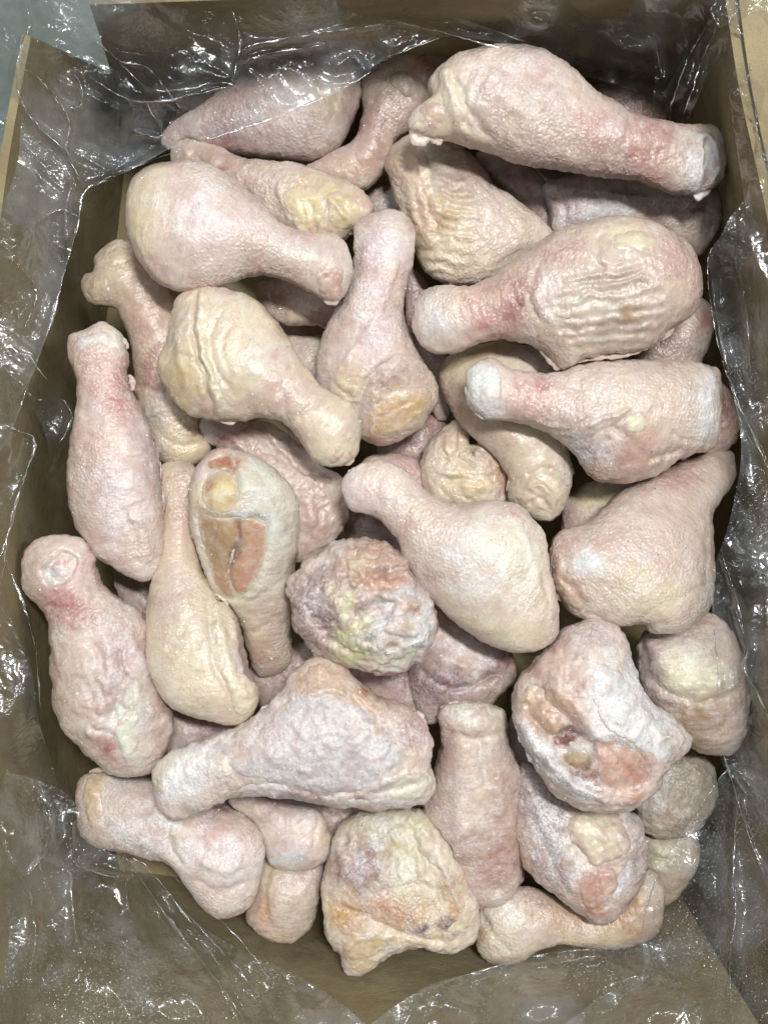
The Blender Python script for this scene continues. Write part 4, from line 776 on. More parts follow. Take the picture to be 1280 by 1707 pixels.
# W1 W2
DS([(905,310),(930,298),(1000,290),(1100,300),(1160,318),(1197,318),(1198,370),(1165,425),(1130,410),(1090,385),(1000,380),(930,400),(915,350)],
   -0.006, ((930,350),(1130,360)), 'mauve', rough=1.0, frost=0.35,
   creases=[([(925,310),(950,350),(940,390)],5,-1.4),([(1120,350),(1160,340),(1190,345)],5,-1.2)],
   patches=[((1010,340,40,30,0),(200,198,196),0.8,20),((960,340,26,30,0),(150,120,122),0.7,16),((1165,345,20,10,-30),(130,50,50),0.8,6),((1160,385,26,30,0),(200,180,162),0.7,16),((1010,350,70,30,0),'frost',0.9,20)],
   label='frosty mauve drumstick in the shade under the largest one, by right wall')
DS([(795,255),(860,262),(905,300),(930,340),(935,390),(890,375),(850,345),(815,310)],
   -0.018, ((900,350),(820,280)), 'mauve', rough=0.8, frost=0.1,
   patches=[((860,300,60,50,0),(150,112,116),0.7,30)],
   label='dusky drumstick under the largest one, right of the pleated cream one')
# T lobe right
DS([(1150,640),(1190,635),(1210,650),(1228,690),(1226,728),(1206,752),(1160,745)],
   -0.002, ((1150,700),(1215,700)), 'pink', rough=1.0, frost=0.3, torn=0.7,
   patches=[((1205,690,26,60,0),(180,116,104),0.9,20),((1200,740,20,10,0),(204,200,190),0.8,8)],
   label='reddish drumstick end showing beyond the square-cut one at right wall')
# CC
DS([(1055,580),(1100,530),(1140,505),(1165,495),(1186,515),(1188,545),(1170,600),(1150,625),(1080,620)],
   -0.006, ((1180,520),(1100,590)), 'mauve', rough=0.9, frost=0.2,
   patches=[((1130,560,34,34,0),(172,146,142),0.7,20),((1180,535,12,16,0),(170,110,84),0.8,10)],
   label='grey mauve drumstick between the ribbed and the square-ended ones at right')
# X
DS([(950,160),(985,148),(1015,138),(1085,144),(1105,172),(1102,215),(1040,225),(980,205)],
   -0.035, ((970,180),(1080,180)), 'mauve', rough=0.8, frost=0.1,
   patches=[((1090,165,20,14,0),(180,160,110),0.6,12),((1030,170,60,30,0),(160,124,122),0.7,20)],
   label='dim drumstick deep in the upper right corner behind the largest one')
# GG HH
DS([(380,1335),(420,1322),(480,1340),(530,1352),(552,1395),(546,1432),(500,1450),(452,1440),(440,1405),(425,1370)],
   -0.010, ((500,1430),(430,1340)), 'pink', rough=1.0, frost=0.6,
   creases=[([(470,1350),(480,1390),(460,1430)],5,-1.2),([(530,1370),(520,1420)],4,-1.2)],
   patches=[((500,1400,44,40,0),(206,186,180),0.8,22),((540,1400,12,28,0),(206,192,140),0.8,8),((480,1440,30,10,0),(190,204,206),0.8,8),((440,1350,40,20,0),(166,140,138),0.7,16)],
   label='frosty foot end poking out below the wedge-shaped drumstick, bottom left')
DS([(440,1435),(500,1440),(537,1440),(532,1500),(516,1546),(480,1571),(440,1561),(411,1530),(425,1480)],
   -0.024, ((480,1440),(470,1550)), 'cream', rough=1.0, frost=0.3,
   creases=[([(450,1450),(440,1500),(450,1550)],5,-1.0)],
   patches=[((500,1470,34,30,0),(196,176,172),0.7,18),((450,1470,14,30,0),(206,190,150),0.7,12),((440,1520,12,26,0),(196,152,108),0.8,10),((490,1530,34,26,0),(200,188,170),0.7,16)],
   label='short blunt drumstick end below the frosty foot, above the bottom folds of bag')
DS([(358,1352),(400,1342),(445,1380),(450,1425),(430,1470),(390,1420),(365,1390)],
   -0.030, ((370,1360),(430,1440)), 'grey', rough=0.8, frost=0.3,
   patches=[((410,1385,40,30,40),(176,176,160),0.7,18)],
   label='grey green drumstick glimpsed between two frosted feet at bottom left')
# PP
DS([(792,1565),(798,1520),(833,1490),(880,1478),(925,1498),(980,1520),(1030,1500),(1075,1450),(1105,1470),(1100,1540),(1075,1566),(1020,1580),(950,1572),(905,1577),(872,1597),(835,1608),(805,1597)],
   -0.020, ((830,1550),(1040,1520)), 'cream', rough=0.8, frost=0.3,
   creases=[([(805,1530),(820,1560),(850,1595)],4,-1.2),([(880,1490),(885,1530),(875,1580)],5,-0.8),([(925,1510),(930,1540)],4,-0.6)],
   patches=[((842,1548,40,54,0),(208,200,176),0.95,18),((940,1535,50,34,0),(198,166,132),0.95,22),((1035,1525,44,44,0),(190,152,98),1.0,20),((895,1500,36,18,0),(190,156,142),0.85,14),((1000,1500,40,14,10),(156,112,96),0.7,12),((815,1570,10,30,0),(176,150,110),0.8,8),((850,1530,50,44,0),'frost',0.6,20)],
   label='tan drumstick along the bottom edge of the pile, foot pointing left')
# NN OO
DS([(1085,1290),(1120,1262),(1165,1252),(1190,1290),(1182,1350),(1140,1392),(1085,1392),(1060,1350)],
   -0.034, ((1090,1380),(1140,1290)), 'grey', rough=1.2, frost=0.5, torn=0.5,
   patches=[((1125,1320,70,80,0),(176,166,136),0.9,30),((1140,1370,50,20,0),(160,134,104),0.8,16),((1090,1310,30,50,0),(160,154,148),0.7,14),((1090,1310,40,60,0),'frost',0.7,20)],
   label='greenish grey drumstick end deep at lower right behind the pink-tipped one')
DS([(1070,1400),(1100,1388),(1145,1385),(1165,1420),(1140,1480),(1100,1510),(1070,1470)],
   -0.045, ((1080,1490),(1130,1400)), 'cream', rough=0.9, frost=0.2,
   creases=[([(1075,1430),(1120,1440)],4,-1.0),([(1075,1450),(1115,1460)],4,1.0)],
   patches=[((1110,1430,34,34,0),(190,184,150),0.8,20)],
   label='pale drumstick sliver beside frosted bag edge at lower right')
# BB
DS([(935,850),(950,825),(990,800),(1050,790),(1090,820),(1060,880),(990,920),(945,910)],
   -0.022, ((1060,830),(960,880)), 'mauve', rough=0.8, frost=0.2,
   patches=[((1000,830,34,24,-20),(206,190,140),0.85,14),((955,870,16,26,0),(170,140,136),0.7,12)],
   label='dark drumstick with yellow patch, in the gap left of the triangular one')
# AA
DS([(600,775),(640,757),(688,764),(704,790),(700,840),(660,870),(610,850)],
   -0.014, ((640,860),(670,780)), 'pink', rough=0.8, frost=0.2,
   patches=[((680,800,24,40,0),(190,150,150),0.8,20)],
   label='pinkish drumstick end just behind the foot of the pale middle one')
# UU
DS([(676,450),(706,465),(715,500),(722,560),(750,600),(760,650),(745,700),(722,690),(700,620),(680,560)],
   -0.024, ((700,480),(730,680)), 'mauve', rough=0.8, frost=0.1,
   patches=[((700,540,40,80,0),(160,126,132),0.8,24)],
   label='mauve drumstick in the narrow gap left of the ribbed one')
DS([(468,560),(510,562),(548,562),(560,610),(545,665),(505,650),(470,610)],
   -0.030, ((480,580),(540,640)), 'cream', rough=0.8, frost=0.3,
   patches=[((515,590,30,24,0),(196,180,160),0.7,14)],
   label='cream drumstick scrap in the gap between folded cream and foot-up ones')
DS([(420,505),(470,520),(530,545),(560,560),(540,590),(480,575),(430,550)],
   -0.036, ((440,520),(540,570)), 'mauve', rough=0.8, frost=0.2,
   label='dark mauve drumstick beneath the small foot end, upper middle')
DS([(600,345),(630,312),(670,305),(700,340),(690,380),(640,372)],
   -0.030, ((610,350),(680,340)), 'mauve', rough=0.8, frost=0.2,
   patches=[((650,335,30,20,0),(178,168,160),0.7,12)],
   label='grey mauve drumstick glimpsed left of the pleated cream one')
# lower dark ones
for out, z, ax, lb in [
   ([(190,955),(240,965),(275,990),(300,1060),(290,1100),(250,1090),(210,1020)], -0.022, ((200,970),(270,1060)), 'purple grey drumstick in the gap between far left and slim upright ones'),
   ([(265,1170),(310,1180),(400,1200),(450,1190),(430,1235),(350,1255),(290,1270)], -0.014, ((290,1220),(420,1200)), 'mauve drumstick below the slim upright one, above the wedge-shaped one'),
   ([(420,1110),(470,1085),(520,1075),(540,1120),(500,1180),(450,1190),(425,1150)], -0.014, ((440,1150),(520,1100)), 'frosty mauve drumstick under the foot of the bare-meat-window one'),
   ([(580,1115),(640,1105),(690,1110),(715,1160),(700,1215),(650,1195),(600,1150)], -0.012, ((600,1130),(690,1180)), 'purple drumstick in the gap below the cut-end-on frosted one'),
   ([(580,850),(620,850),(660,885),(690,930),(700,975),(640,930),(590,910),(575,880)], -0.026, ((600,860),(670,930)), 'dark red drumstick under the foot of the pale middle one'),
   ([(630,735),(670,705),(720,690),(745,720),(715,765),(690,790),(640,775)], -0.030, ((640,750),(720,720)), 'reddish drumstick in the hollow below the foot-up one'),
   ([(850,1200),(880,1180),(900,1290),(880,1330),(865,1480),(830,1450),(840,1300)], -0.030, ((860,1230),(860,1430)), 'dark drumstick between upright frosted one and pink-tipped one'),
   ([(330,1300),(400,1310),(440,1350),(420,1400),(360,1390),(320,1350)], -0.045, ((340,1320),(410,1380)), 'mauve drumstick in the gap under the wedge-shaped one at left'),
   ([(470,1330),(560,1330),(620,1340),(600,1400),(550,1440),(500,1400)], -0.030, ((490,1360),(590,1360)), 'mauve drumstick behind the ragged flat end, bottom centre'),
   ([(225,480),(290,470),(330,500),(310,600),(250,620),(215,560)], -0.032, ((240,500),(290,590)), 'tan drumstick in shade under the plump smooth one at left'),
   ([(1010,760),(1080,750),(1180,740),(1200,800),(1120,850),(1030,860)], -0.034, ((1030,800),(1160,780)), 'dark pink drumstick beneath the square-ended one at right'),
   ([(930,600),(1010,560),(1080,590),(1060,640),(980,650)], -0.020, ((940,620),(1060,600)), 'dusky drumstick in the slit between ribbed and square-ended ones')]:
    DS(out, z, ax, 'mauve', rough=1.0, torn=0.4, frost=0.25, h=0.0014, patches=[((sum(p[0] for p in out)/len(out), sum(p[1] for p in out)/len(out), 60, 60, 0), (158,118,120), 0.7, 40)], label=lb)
# ------------------------------------------------------------------ floor, carton, bag
ZR, ZB = 0.095, -0.13       # rim and base of the carton
def sheet(name, X, mat, parent=None, attrs=None, double=0.0):
    """X: (n,m,3) grid of points"""
    n, m, _ = X.shape; idx = np.arange(n*m).reshape(n, m)
    Q = np.stack([idx[:-1, :-1], idx[1:, :-1], idx[1:, 1:], idx[:-1, 1:]], -1).reshape(-1, 4)
    me = make_mesh(name, X.reshape(-1, 3), Q, mat); return link(name, me, parent)
def slab(name, X, thick, mat, parent=None):
    """closed slab from a grid of points, thick along its normals"""
    n, m, _ = X.shape
    du = np.gradient(X, axis=0); dv = np.gradient(X, axis=1); N = np.cross(du, dv); N /= np.linalg.norm(N, axis=2)[:, :, None] + 1e-12
    Y = X + N*thick; idx = np.arange(n*m).reshape(n, m); o = n*m
    q = lambda a: np.stack([a[:-1, :-1], a[1:, :-1], a[1:, 1:], a[:-1, 1:]], -1).reshape(-1, 4)
    Q = [q(idx)[:, ::-1], q(idx)+o]
    for line in (idx[0, :], idx[-1, ::-1], idx[::-1, 0], idx[:, -1]):
        Q.append(np.stack([line[:-1], line[1:], line[1:]+o, line[:-1]+o], 1))
    me = make_mesh(name, np.vstack([X.reshape(-1, 3), Y.reshape(-1, 3)]), np.vstack(Q), mat, smooth=False)
    return link(name, me, parent)
floor = slab('floor', np.array([[(x, y, ZB - 0.012) for y in np.linspace(-1.6, 1.6, 4)] for x in np.linspace(-1.6, 1.6, 4)]), -0.02, M_FLOOR)
tag(floor, kind='structure')
def wallgrid(top, bot, zt, zb, n=60, m=24, bow=0.0):
    """top / bot: polylines in photo pixels at height zt / zb"""
    def res(pts, z):
        p = smooth_open([P(a, b, z) for a, b in pts], 10); L = np.r_[0, np.cumsum(np.linalg.norm(np.diff(p, axis=0), axis=1))]
        return np.stack([np.interp(np.linspace(0, L[-1], n), L, p[:, k]) for k in range(3)], 1)
    T, Bm = res(top, zt), res(bot, zb)
    v = np.linspace(0, 1, m)[None, :, None]
    return T[:, None, :]*(1-v) + Bm[:, None, :]*v
carton = bpy.data.objects.new('cardboard_carton', None); scene.collection.objects.link(carton)
carton.location = (0, 0, ZB - 0.006)
tag(carton, 'open brown cardboard carton holding the pile of frozen drumsticks', 'carton')
def cpart(name, X, t=0.004):
    o = slab(name, X - np.array(carton.location), t, M_CARD, carton); return o
WL = wallgrid([(52,60),(6,330),(-28,700),(-28,1200),(-16,1800)], [(225,140),(195,420),(150,800),(158,1200),(222,1540)], ZR, ZB)
WR = wallgrid([(1203,-40),(1232,150),(1288,420),(1335,800),(1345,1300),(1345,1800)], [(1100,140),(1145,420),(1165,800),(1165,1200),(1115,1540)], ZR, ZB)
WT = wallgrid([(150,8),(500,-4),(900,-12),(1215,-30)], [(205,180),(500,190),(900,190),(1090,180)], ZR, ZB)
WB = wallgrid([(-10,1790),(500,1800),(900,1800),(1320,1800)], [(195,1445),(500,1480),(900,1485),(1105,1445)], ZR, ZB)
cpart('wall_panel', WL, -0.004); cpart('wall_panel', WR, 0.004); cpart('wall_panel', WT, 0.004); cpart('wall_panel', WB, -0.004)
cpart('bottom_panel', np.array([[P(a, b, ZB-0.0005) for b in np.linspace(188, 1498, 3)] for a in np.linspace(135, 1172, 3)]), -0.004)
# turned-out flaps
def flap(pts4, name='flap', n=12):
    A, Bq, C_, D_ = [np.array(P(*p)) for p in pts4]
    u = np.linspace(0, 1, n)[:, None, None]; v = np.linspace(0, 1, n)[None, :, None]
    X = (A*(1-u)+Bq*u)*(1-v) + (D_*(1-u)+C_*u)*v
    X[:, :, 2] += 0.004*np.sin(v[..., 0]*3.14)
    return cpart(name, X, 0.004)
def rimflap(top, out, n=40, m=10):
    """flap turned outward from the rim: from the outer edge of the wall down to line out"""
    T = wallgrid(top, out, ZR+0.0005, ZR-0.03, n, m); v = np.linspace(0, 1, m)[None, :]
    T[:, :, 2] += 0.012*np.sin(v*2.4)
    return cpart('flap', T, 0.003)
rimflap([(1219,-60),(1248,150),(1304,420),(1351,800),(1361,1300)], [(1400,-90),(1420,150),(1450,420),(1480,800),(1480,1300)])
rimflap([(150,-12),(500,-24),(900,-32),(1200,-48)], [(140,-190),(500,-200),(900,-210),(1260,-230)])

# clear bag
bag = bpy.data.objects.new('plastic_bag', None); scene.collection.objects.link(bag); bag.location = (0, 0, ZB)
tag(bag, 'crumpled clear plastic bag lining the carton and folded over its rim', 'plastic bag')
BL = np.array(bag.location)
def crumple(x, y, z, amp, sc, seed):
    a = fbm(x*sc+seed, y*sc, z*sc, 2)
    r = np.abs(noise3(x*sc*0.8+seed+a, y*sc*0.8+a, z*sc*0.8)); r2 = np.abs(noise3(x*sc*2.1+seed, y*sc*2.1+a, z*sc*2.1+a))
    r3 = np.abs(noise3(x*sc*4.3+2*a+seed, y*sc*4.3-a, z*sc*4.3)); return amp*(0.5*a + 1.4*(0.25-r) + 0.65*(0.25-r2) + 0.28*(0.25-r3))
def film_wall(W, off, amp, sc, seed, mat, sgn, nu=420, nv=130):
    n, m, _ = W.shape
    u = np.linspace(0, n-1.001, nu); v = np.linspace(0, m-1.001, nv); U, Vv = np.meshgrid(u, v, indexing='ij')
    i = U.astype(int); j = Vv.astype(int); a = (U-i)[..., None]; b = (Vv-j)[..., None]
    X = W[i, j]*(1-a)*(1-b)+W[i+1, j]*a*(1-b)+W[i, j+1]*(1-a)*b+W[i+1, j+1]*a*b
    N = np.cross(np.gradient(X, axis=0), np.gradient(X, axis=1)); N /= np.linalg.norm(N, axis=2)[:, :, None]
    uu = U/n*6.0; vv = Vv/m
    wv = 0.5*fbm(uu*1.3+seed, vv*2.0, 0*uu, 2)
    c = amp*(1.1*(0.3-np.abs(noise3(uu*2.3+wv+seed, vv*0.9+wv, 0*uu))*2.2) + 0.7*(0.25-np.abs(noise3(uu*5.1+2*wv+seed, vv*1.7-wv, 0*uu+4))*1.6) + 0.35*(0.25-np.abs(noise3(uu*3+seed+wv, vv*6+wv, 0*uu+8))*1.6)) + 0.15*crumple(X[..., 0], X[..., 1], X[..., 2], amp, sc, seed)
    X = X + N*sgn*(off + np.maximum(c, -off*0.7))[..., None]
    return sheet('film_sheet', X - BL, mat, bag)
film_wall(WL, 0.007, 0.007, 28, 3, M_FILM, -1)
film_wall(WR, 0.006, 0.006, 26, 31, M_FILM, 1)
film_wall(WT, 0.006, 0.006, 24, 57, M_FILM, 1, 380, 130)
film_wall(WB, 0.006, 0.006, 24, 77, M_FILM, -1, 380, 130)
def fold_tube(r, wd, zfun, seed, grid=None):
    rp = smooth_open(r, 10); rp = np.stack([np.interp(np.linspace(0, 1, len(rp)*3), np.linspace(0, 1, len(rp)), rp[:, q_]) for q_ in (0, 1)], 1)
    jx = 3.0*fbm(rp[:, 0]/14, rp[:, 1]/14, 0*rp[:, 0]+seed, 3); jy = 3.0*fbm(rp[:, 0]/14, rp[:, 1]/14+5, 0*rp[:, 0]+seed, 3)
    if grid is None: zz = zfun(rp[:, 0], rp[:, 1])
    else:
        Z, gx, gy, st = grid
        ii = np.clip(((rp[:, 0]-gx[0])/st).astype(int), 0, Z.shape[0]-1); jj = np.clip(((rp[:, 1]-gy[0])/st).astype(int), 0, Z.shape[1]-1)
        zz = Z[ii, jj]; zz = np.convolve(np.pad(zz, 3, 'edge'), np.ones(7)/7, 'valid') + 0.0008
    kk = S*(D-zz)/D
    path = np.stack([(rp[:, 0]+jx-640)*kk, -(rp[:, 1]+jy-853.5)*kk, zz], 1)
    tpos = np.linspace(0, 1, len(path)); rad = 0.00021*wd*np.sin(np.pi*np.clip(tpos, 0.03, 0.97))**0.6*np.clip(-0.25+3.4*np.abs(noise3(tpos*len(r)*1.9+seed, tpos*0+0.3, tpos*0+0.5)), 0.06, 1.3)
    tg = np.gradient(path, axis=0); tg /= np.linalg.norm(tg, axis=1)[:, None]+1e-12
    sd = np.cross(tg, [0, 0, 1.0]); sd /= np.linalg.norm(sd, axis=1)[:, None]+1e-12; up = np.cross(sd, tg)
    an = np.linspace(0, 2*np.pi, 8, endpoint=False)
    TV = path[:, None, :] + rad[:, None, None]*(np.cos(an)[None, :, None]*sd[:, None, :]*1.3 + np.sin(an)[None, :, None]*up[:, None, :])
    L_ = len(path); ix = np.arange(L_*8).reshape(L_, 8)
    TQ = np.stack([ix[:-1], np.roll(ix, -1, 1)[:-1], np.roll(ix, -1, 1)[1:], ix[1:]], -1).reshape(-1, 4)
    return link('film_fold', make_mesh('film_fold', TV.reshape(-1, 3) - BL, TQ, M_FOLD), bag)
def film_patch(poly, zfun, amp, sc, seed, mat, h=0.0009, ang=80, ridges=(), frost=None, name='film_sheet'):
    """a loose sheet: poly in photo pixels, zfun(px,py)->height; ridges: polylines that stand up as creases"""
    pp = smooth_closed(poly, 4); x0, y0 = pp.min(0); x1, y1 = pp.max(0); st = h/S
    gx = np.arange(x0-st, x1+2*st, st); gy = np.arange(y0-st, y1+2*st, st)
    PX, PY = np.meshgrid(gx, gy, indexing='ij')
    d, ins = seg_dist(PX, PY, pp)
    Z = zfun(PX, PY)
    ca_, sa_ = math.cos(math.radians(ang)), math.sin(math.radians(ang)); fan = 0.35*fbm(PX/260, PY/260, 0*PX+seed, 2)
    al = (PX*ca_ + PY*sa_)*S; ac = (-PX*sa_ + PY*ca_)*S + 0.05*fan
    cs = 0.8*crumple(al*0.22, ac, 0*PX, amp, sc*1.15, seed) + 0.35*crumple(al, ac*0.5, 0*PX, amp, sc*0.9, seed+3)
    Z = Z + cs*np.clip(d/12, 0.3, 1)*0.8
    wpx = PX + 8*fbm(PX/60, PY/60, 0*PX+seed, 2); wpy = PY + 8*fbm(PX/60, PY/60+9, 0*PX+seed, 2)
    for r, wd, hg in ridges:
        dd, _ = seg_dist(wpx, wpy, np.array(smooth_open(r)), closed=False)
        Z = Z + hg*1e-3*np.exp(-(dd/(wd*1.8)))
    k = S*(D-Z)/D
    X = np.stack([(PX-640)*k, -(PY-853.5)*k, Z], -1)
    keep = ins | (d < st*1.0)
    # pull the rim cells onto the outline
    I0, J0 = np.nonzero(keep & ~ins)
    a_ = pp; b_ = np.roll(pp, -1, 0); bx_ = PX[I0, J0].copy(); by_ = PY[I0, J0].copy(); best = np.full(len(I0), 1e9); nx_ = bx_.copy(); ny_ = by_.copy()
    for (ax_, ay_), (cx_, cy_) in zip(a_, b_):
        vx, vy = cx_-ax_, cy_-ay_; tt = np.clip(((bx_-ax_)*vx+(by_-ay_)*vy)/(vx*vx+vy*vy+1e-9), 0, 1); qx, qy = ax_+tt*vx, ay_+tt*vy
        d_ = (qx-bx_)**2+(qy-by_)**2; mm = d_ < best; best[mm] = d_[mm]; nx_[mm] = qx[mm]; ny_[mm] = qy[mm]
    kz = k[I0, J0]; X[I0, J0, 0] = (nx_-640)*kz; X[I0, J0, 1] = -(ny_-853.5)*kz
    n, m = keep.shape; idx = -np.ones((n, m), int)
    q = keep[:-1, :-1] & keep[1:, :-1] & keep[1:, 1:] & keep[:-1, 1:]
    use = np.zeros_like(keep); 
    for a, b in ((0,0),(1,0),(1,1),(0,1)): use[a:n-1+a, b:m-1+b] |= q
    idx[use] = np.arange(use.sum()); I, J = np.nonzero(q)
    Q = np.stack([idx[I, J], idx[I, J+1], idx[I+1, J+1], idx[I+1, J]], 1)
    me = make_mesh(name, X[use] - BL, Q, mat)
    for r, wd, hg in ridges:
        fold_tube(r, wd, zfun, seed, (Z, gx, gy, st))
    return link(name, me, bag)
def interp_z(anchors, power=2.5):
    A = np.array(anchors, float)
    def f(px, py):
        w = 1.0/(((px[..., None]-A[:, 0])**2 + (py[..., None]-A[:, 1])**2)**(power/2)/1e3 + 1e-3)
        return (w*A[:, 2]).sum(-1)/w.sum(-1)
    return f
# fold hanging over the top left corner
film_patch([(20,-40),(160,-40),(400,-60),(700,-50),(1110,-40),(1112,60),(1106,166),(1060,152),(960,122),(880,84),(800,66),(735,62),(640,100),(600,132),(570,150),(500,180),(430,205),(355,230),(300,240),(235,275),(180,300),(140,322),(132,372),(112,440),(85,540),(45,650),(10,740),(-40,760),(-60,400),(-20,150)],
   interp_z([(20,60,0.110),(0,400,0.105),(-20,700,0.1),(90,640,0.080),(130,380,0.07),(140,322,0.068),(235,275,0.060),(355,230,0.050),(430,205,0.05),(500,120,0.052),(600,132,0.050),(735,62,0.056),(820,66,0.05),(900,90,0.02),(960,122,0.0),(1100,165,-0.03),(1060,60,0.05),(900,30,0.085),(1090,-20,0.1),(200,0,0.112),(500,-20,0.108),(900,-20,0.11),(200,150,0.09),(330,120,0.07)]),
   0.007, 34, 5, M_CLOUD, ang=32, ridges=[([(25,110),(60,125),(85,155),(115,200),(112,250),(135,300)],2.5,6),([(45,0),(50,40),(32,90),(30,150),(60,205),(110,250)],3,7),([(160,68),(200,100),(250,115),(300,180)],3,8),([(125,125),(135,140),(135,175),(110,180)],2.5,5),([(240,165),(270,225),(225,220)],2.5,5),([(400,90),(420,75),(500,60),(560,50),(640,40)],4,7),([(405,100),(470,85),(540,75)],3,6),([(560,110),(590,95),(610,120)],3,6),([(150,130),(240,170),(400,140)],3,5),([(60,370),(100,350),(130,360)],3,5),([(120,310),(110,350),(115,400)],3,6),([(40,550),(60,500),(55,470),(30,440)],3,6),([(380,0),(400,60),(390,130)],3,5),([(640,30),(760,60),(900,100),(1060,150)],3,6),([(700,10),(850,60),(980,110)],2.5,5),([(190,95),(260,150),(385,140),(420,200)],2.5,5)])
# right hand folds
film_patch([(1180,430),(1200,395),(1226,350),(1300,300),(1340,600),(1340,1350),(1216,1290),(1200,1230),(1196,1120),(1190,1060),(1186,960),(1212,880),(1235,760),(1222,660),(1196,570),(1182,500)],
   interp_z([(1182,500,0.03),(1222,660,0.045),(1235,760,0.05),(1186,960,0.062),(1196,1120,0.05),(1216,1280,0.05),(1226,350,0.07),(1330,500,0.11),(1330,1200,0.11)]),
   0.004, 34, 91, M_FILMF, ridges=[([(1182,440),(1192,520),(1222,650),(1262,740),(1300,830)],3,6),([(1225,1015),(1245,1080),(1240,1115),(1270,1170),(1290,1230)],4,8),([(1205,930),(1230,1010),(1240,1060)],3,6),([(1225,430),(1245,530),(1250,640)],3,4)])
film_patch([(1216,1275),(1236,1268),(1330,1230),(1340,1760),(900,1780),(990,1670),(1068,1625),(1070,1560),(1080,1500),(1110,1430),(1150,1370),(1190,1310)],
   interp_z([(1216,1275,0.04),(1080,1500,0.015),(1068,1625,0.03),(950,1700,0.07),(1000,1680,0.05),(1100,1700,0.068),(1060,1760,0.10),(1330,1300,0.11),(1320,1740,0.12),(1150,1370,0.02)]),
   0.003, 26, 17, M_FILMF, ridges=[([(1230,1320),(1222,1440),(1226,1520),(1216,1600),(1220,1720)],4,9),([(1216,1290),(1250,1400),(1290,1500)],3,5),([(1100,1605),(1130,1632)],2.5,5),([(1235,1290),(1262,1300),(1290,1310)],5,7)])
film_patch([(500,1790),(600,1720),(700,1650),(790,1620),(900,1590),(1010,1578),(1075,1570),(1072,1640),(980,1690),(900,1760)],
   interp_z([(600,1720,0.07),(620,1690,0.058),(790,1620,0.015),(900,1590,0.0),(1070,1570,0.0),(750,1690,0.055),(900,1690,0.055),(1060,1640,0.03),(900,1760,0.10),(600,1780,0.11)]), 0.003, 30, 23, M_FILMF, ang=-15, ridges=[([(700,1655),(860,1620),(1060,1580)],3,4)])
film_patch([(205,1430),(240,1440),(290,1500),(360,1560),(440,1600),(520,1640),(600,1700),(660,1790),(60,1780),(-20,1760),(-40,1300),(20,1290),(60,1300),(120,1330),(150,1400)],
   interp_z([(205,1430,0.02),(290,1500,0.0),(360,1560,0.005),(440,1640,0.025),(520,1640,0.025),(500,1700,0.062),(0,1400,0.085),(50,1760,0.11),(130,1340,0.04),(300,1760,0.105),(300,1690,0.062),(160,1690,0.07),(640,1760,0.105),(600,1700,0.062)]),
   0.005, 26, 41, M_FILMF, ang=60, ridges=[([(70,1330),(85,1360),(75,1420),(45,1460)],3,5),([(120,1370),(118,1420),(135,1445),(215,1470)],3,7),([(75,1435),(115,1455),(120,1500),(130,1580)],3,6),([(210,1470),(215,1520)],3,5),([(20,1440),(50,1490),(60,1560),(50,1620)],4,6),([(150,1580),(130,1630),(105,1670)],4,7),([(210,1430),(280,1530),(380,1660),(420,1730)],5,7),([(290,1500),(400,1620),(480,1730)],5,6)])
film_patch([(-40,870),(-10,720),(20,720),(60,735),(40,800),(15,880),(10,1000),(50,1100),(65,1200),(95,1300),(85,1345),(40,1290),(-30,1200)],
   interp_z([(60,735,0.06),(0,720,0.09),(0,900,0.075),(90,1300,0.03),(-20,1200,0.08)]), 0.003, 30, 61, M_FILM, ridges=[([(0,705),(30,718),(58,735),(40,800),(20,870),(0,930)],3,7),([(20,750),(10,790)],2.5,5),([(10,930),(55,1060),(70,1200)],3,5)])
film_patch([(30,560),(48,600),(75,640),(110,670),(125,690),(118,720),(100,760),(85,790),(80,740),(60,690),(20,650),(0,600)],
   interp_z([(30,560,0.06),(125,690,0.02),(85,790,0.02),(0,600,0.08)]), 0.004, 40, 71, M_FILM, ridges=[([(40,580),(90,650),(120,690),(100,740)],3,5),([(45,655),(60,665),(85,670)],3,6)])
film_patch([(1090,-40),(1320,-60),(1330,460),(1262,440),(1235,300),(1212,150),(1190,110),(1165,160),(1130,230),(1105,250),(1085,190),(1092,120)],
   interp_z([(1200,0,0.104),(1225,150,0.103),(1300,300,0.106),(1262,440,0.09),(1105,230,0.0),(1095,120,0.04),(1150,120,0.06),(1300,0,0.10),(1100,-20,0.10)]),
   0.005, 34, 113, M_FILM, ridges=[([(1195,0),(1185,20),(1200,45)],4,6),([(1222,0),(1230,15),(1215,35),(1240,60)],4,7),([(1240,90),(1250,110),(1245,130)],3,5),([(1258,160),(1262,220),(1272,260),(1285,300)],5,8),([(1265,300),(1270,320)],5,6),([(1180,40),(1150,90),(1120,170),(1110,240)],3,6),([(1205,20),(1170,100),(1140,190)],3,5),([(1090,60),(1100,120)],3,4)])
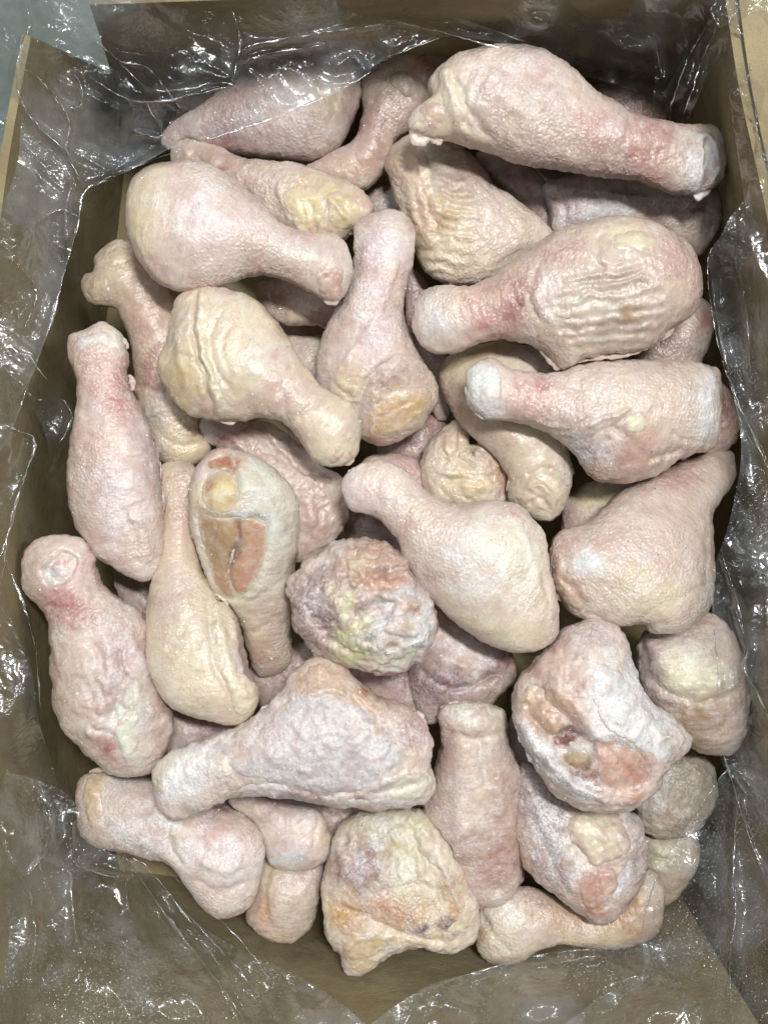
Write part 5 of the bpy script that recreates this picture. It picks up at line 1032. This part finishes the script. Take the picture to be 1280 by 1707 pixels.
for pl_, zc, wd in (([(180,300),(140,322),(132,372),(112,440),(85,540),(45,650),(10,740)], 0.073, 2.2), ([(735,62),(640,100),(600,132),(500,180),(430,205),(355,230),(235,275),(150,318)], 0.056, 1.6),
                    ([(1182,500),(1196,570),(1222,660),(1235,700),(1262,760)], 0.048, 2.4), ([(1226,350),(1200,395),(1180,430),(1182,500)], 0.045, 2.0),
                    ([(1186,960),(1190,1060),(1196,1120),(1200,1230),(1216,1290),(1240,1360),(1270,1440)], 0.066, 2.0), ([(1216,1275),(1190,1310),(1150,1370),(1110,1430),(1080,1500),(1070,1560),(1068,1625),(990,1670),(940,1720)], 0.030, 2.0),
                    ([(205,1430),(240,1440),(290,1500),(360,1600),(420,1707)], 0.03, 2.4), ([(270,1440),(330,1500),(420,1590),(490,1707)], 0.02, 2.0), ([(620,1700),(700,1655),(790,1622),(900,1592),(1010,1580)], 0.02, 1.8),
                    ([(0,705),(30,718),(60,735),(40,800),(15,880),(5,960)], 0.082, 2.6), ([(60,1290),(75,1340),(62,1420),(90,1500),(120,1600)], 0.06, 1.6)):
    zf_ = (lambda z0: (lambda px, py: z0 + 0*px))(zc)
    fold_tube(pl_, wd, zf_, len(pl_)*7.7)
# ice crumbs lying on the skins and the bag
def ice_crumbs():
    pts = []; nr = []
    for o in list(scene.objects):
        if o.type != 'MESH': continue
        top = o.parent or o
        if top.get('category') != 'drumstick': continue
        me = o.data; n = len(me.vertices); co = np.zeros(n*3, np.float32); me.vertices.foreach_get('co', co); co = co.reshape(-1, 3)
        no = np.zeros(n*3, np.float32); me.vertex_normals.foreach_get('vector', no) if hasattr(me, 'vertex_normals') else None; no = no.reshape(-1, 3)
        fr = np.zeros(n, np.float32); me.attributes['frost'].data.foreach_get('value', fr)
        pk = rng.random(n) < (0.004 + 0.03*fr**1.5)*np.clip(no[:, 2]*2, 0, 1)
        a = top.rotation_euler[2]; ca, sa = math.cos(a), math.sin(a)
        c_ = co[pk]; W = np.stack([c_[:, 0]*ca - c_[:, 1]*sa, c_[:, 0]*sa + c_[:, 1]*ca, c_[:, 2]], 1) + np.array(top.location)
        pts.append(W)
    for cx, cy, rx, ry, z, cnt in ((1180,1420,50,60,0.035,900),(1150,1500,60,120,0.035,900),(1080,1600,80,60,0.03,500),(900,1640,120,40,0.03,400),(330,1580,70,80,0.022,900),(460,1610,70,40,0.022,400),(1250,960,25,80,0.07,350),(100,480,25,50,0.055,120),(260,1560,60,40,0.03,200)):
        q = rng.normal(0, 0.6, (cnt, 2)); pass
    return np.vstack(pts)
CR = ice_crumbs()
SZ = rng.lognormal(-8.35, 0.38, len(CR)); SZ = np.clip(SZ, 0.0001, 0.0007)
octa = np.array([(1,0,0),(-1,0,0),(0,1,0),(0,-1,0),(0,0,1),(0,0,-1)], float)
tri = np.array([(0,2,4),(2,1,4),(1,3,4),(3,0,4),(2,0,5),(1,2,5),(3,1,5),(0,3,5)])
def crumbs(name, C_, SZ, label, parent=None, base=None):
    Rn = rng.normal(0, 1, (len(C_), 3, 3)); Rq, _ = np.linalg.qr(Rn)
    sh = octa[None]*rng.uniform(0.5, 1.3, (len(C_), 1, 3))
    VV = np.einsum('nij,nkj->nki', Rq, sh)*SZ[:, None, None] + C_[:, None, :]
    TT = tri[None] + 6*np.arange(len(C_))[:, None, None]
    o = link(name, make_mesh(name, VV.reshape(-1, 3) - (0 if base is None else base), TT.reshape(-1, 3), M_ICE, smooth=False), parent)
    return o
t_ = NT('ice_crystal'); p_ = t_.n('ShaderNodeBsdfPrincipled'); t_.set(p_, Base_Color=(0.85, 0.88, 0.9, 1), Roughness=0.12); t_.link(p_.outputs[0], t_.out.inputs[0]); M_ICE = t_.m
io = crumbs('ice_crumbs', CR + rng.normal(0, 0.0001, CR.shape), SZ, '')
tag(io, 'tiny white ice crumbs sprinkled over the frozen drumsticks', 'ice crumbs', kind='stuff')
# frost grains stuck on the loose film sheets
FP = []
for o in bag.children:
    if o.name.startswith('film_sheet') and o.data.materials[0] == M_FILMF:
        n = len(o.data.vertices); co = np.zeros(n*3, np.float32); o.data.vertices.foreach_get('co', co); co = co.reshape(-1, 3)
        f = fbm(co[:, 0]*25+4, co[:, 1]*25, co[:, 2]*0, 3); pk = rng.random(n) < np.clip(f-0.10, 0, 1)**1.3*0.9
        FP.append(co[pk] + rng.normal(0, 0.0004, (pk.sum(), 3)))
FP = np.vstack(FP); sz = np.clip(rng.lognormal(-8.6, 0.4, len(FP)), 0.00008, 0.0005)
fo = crumbs('frost_grains', FP, sz, '', bag); fo['kind'] = 'stuff'
print('crumbs', len(CR), len(FP), 'tris', sum(len(o.data.polygons)*2 for o in scene.objects if o.type == 'MESH'))
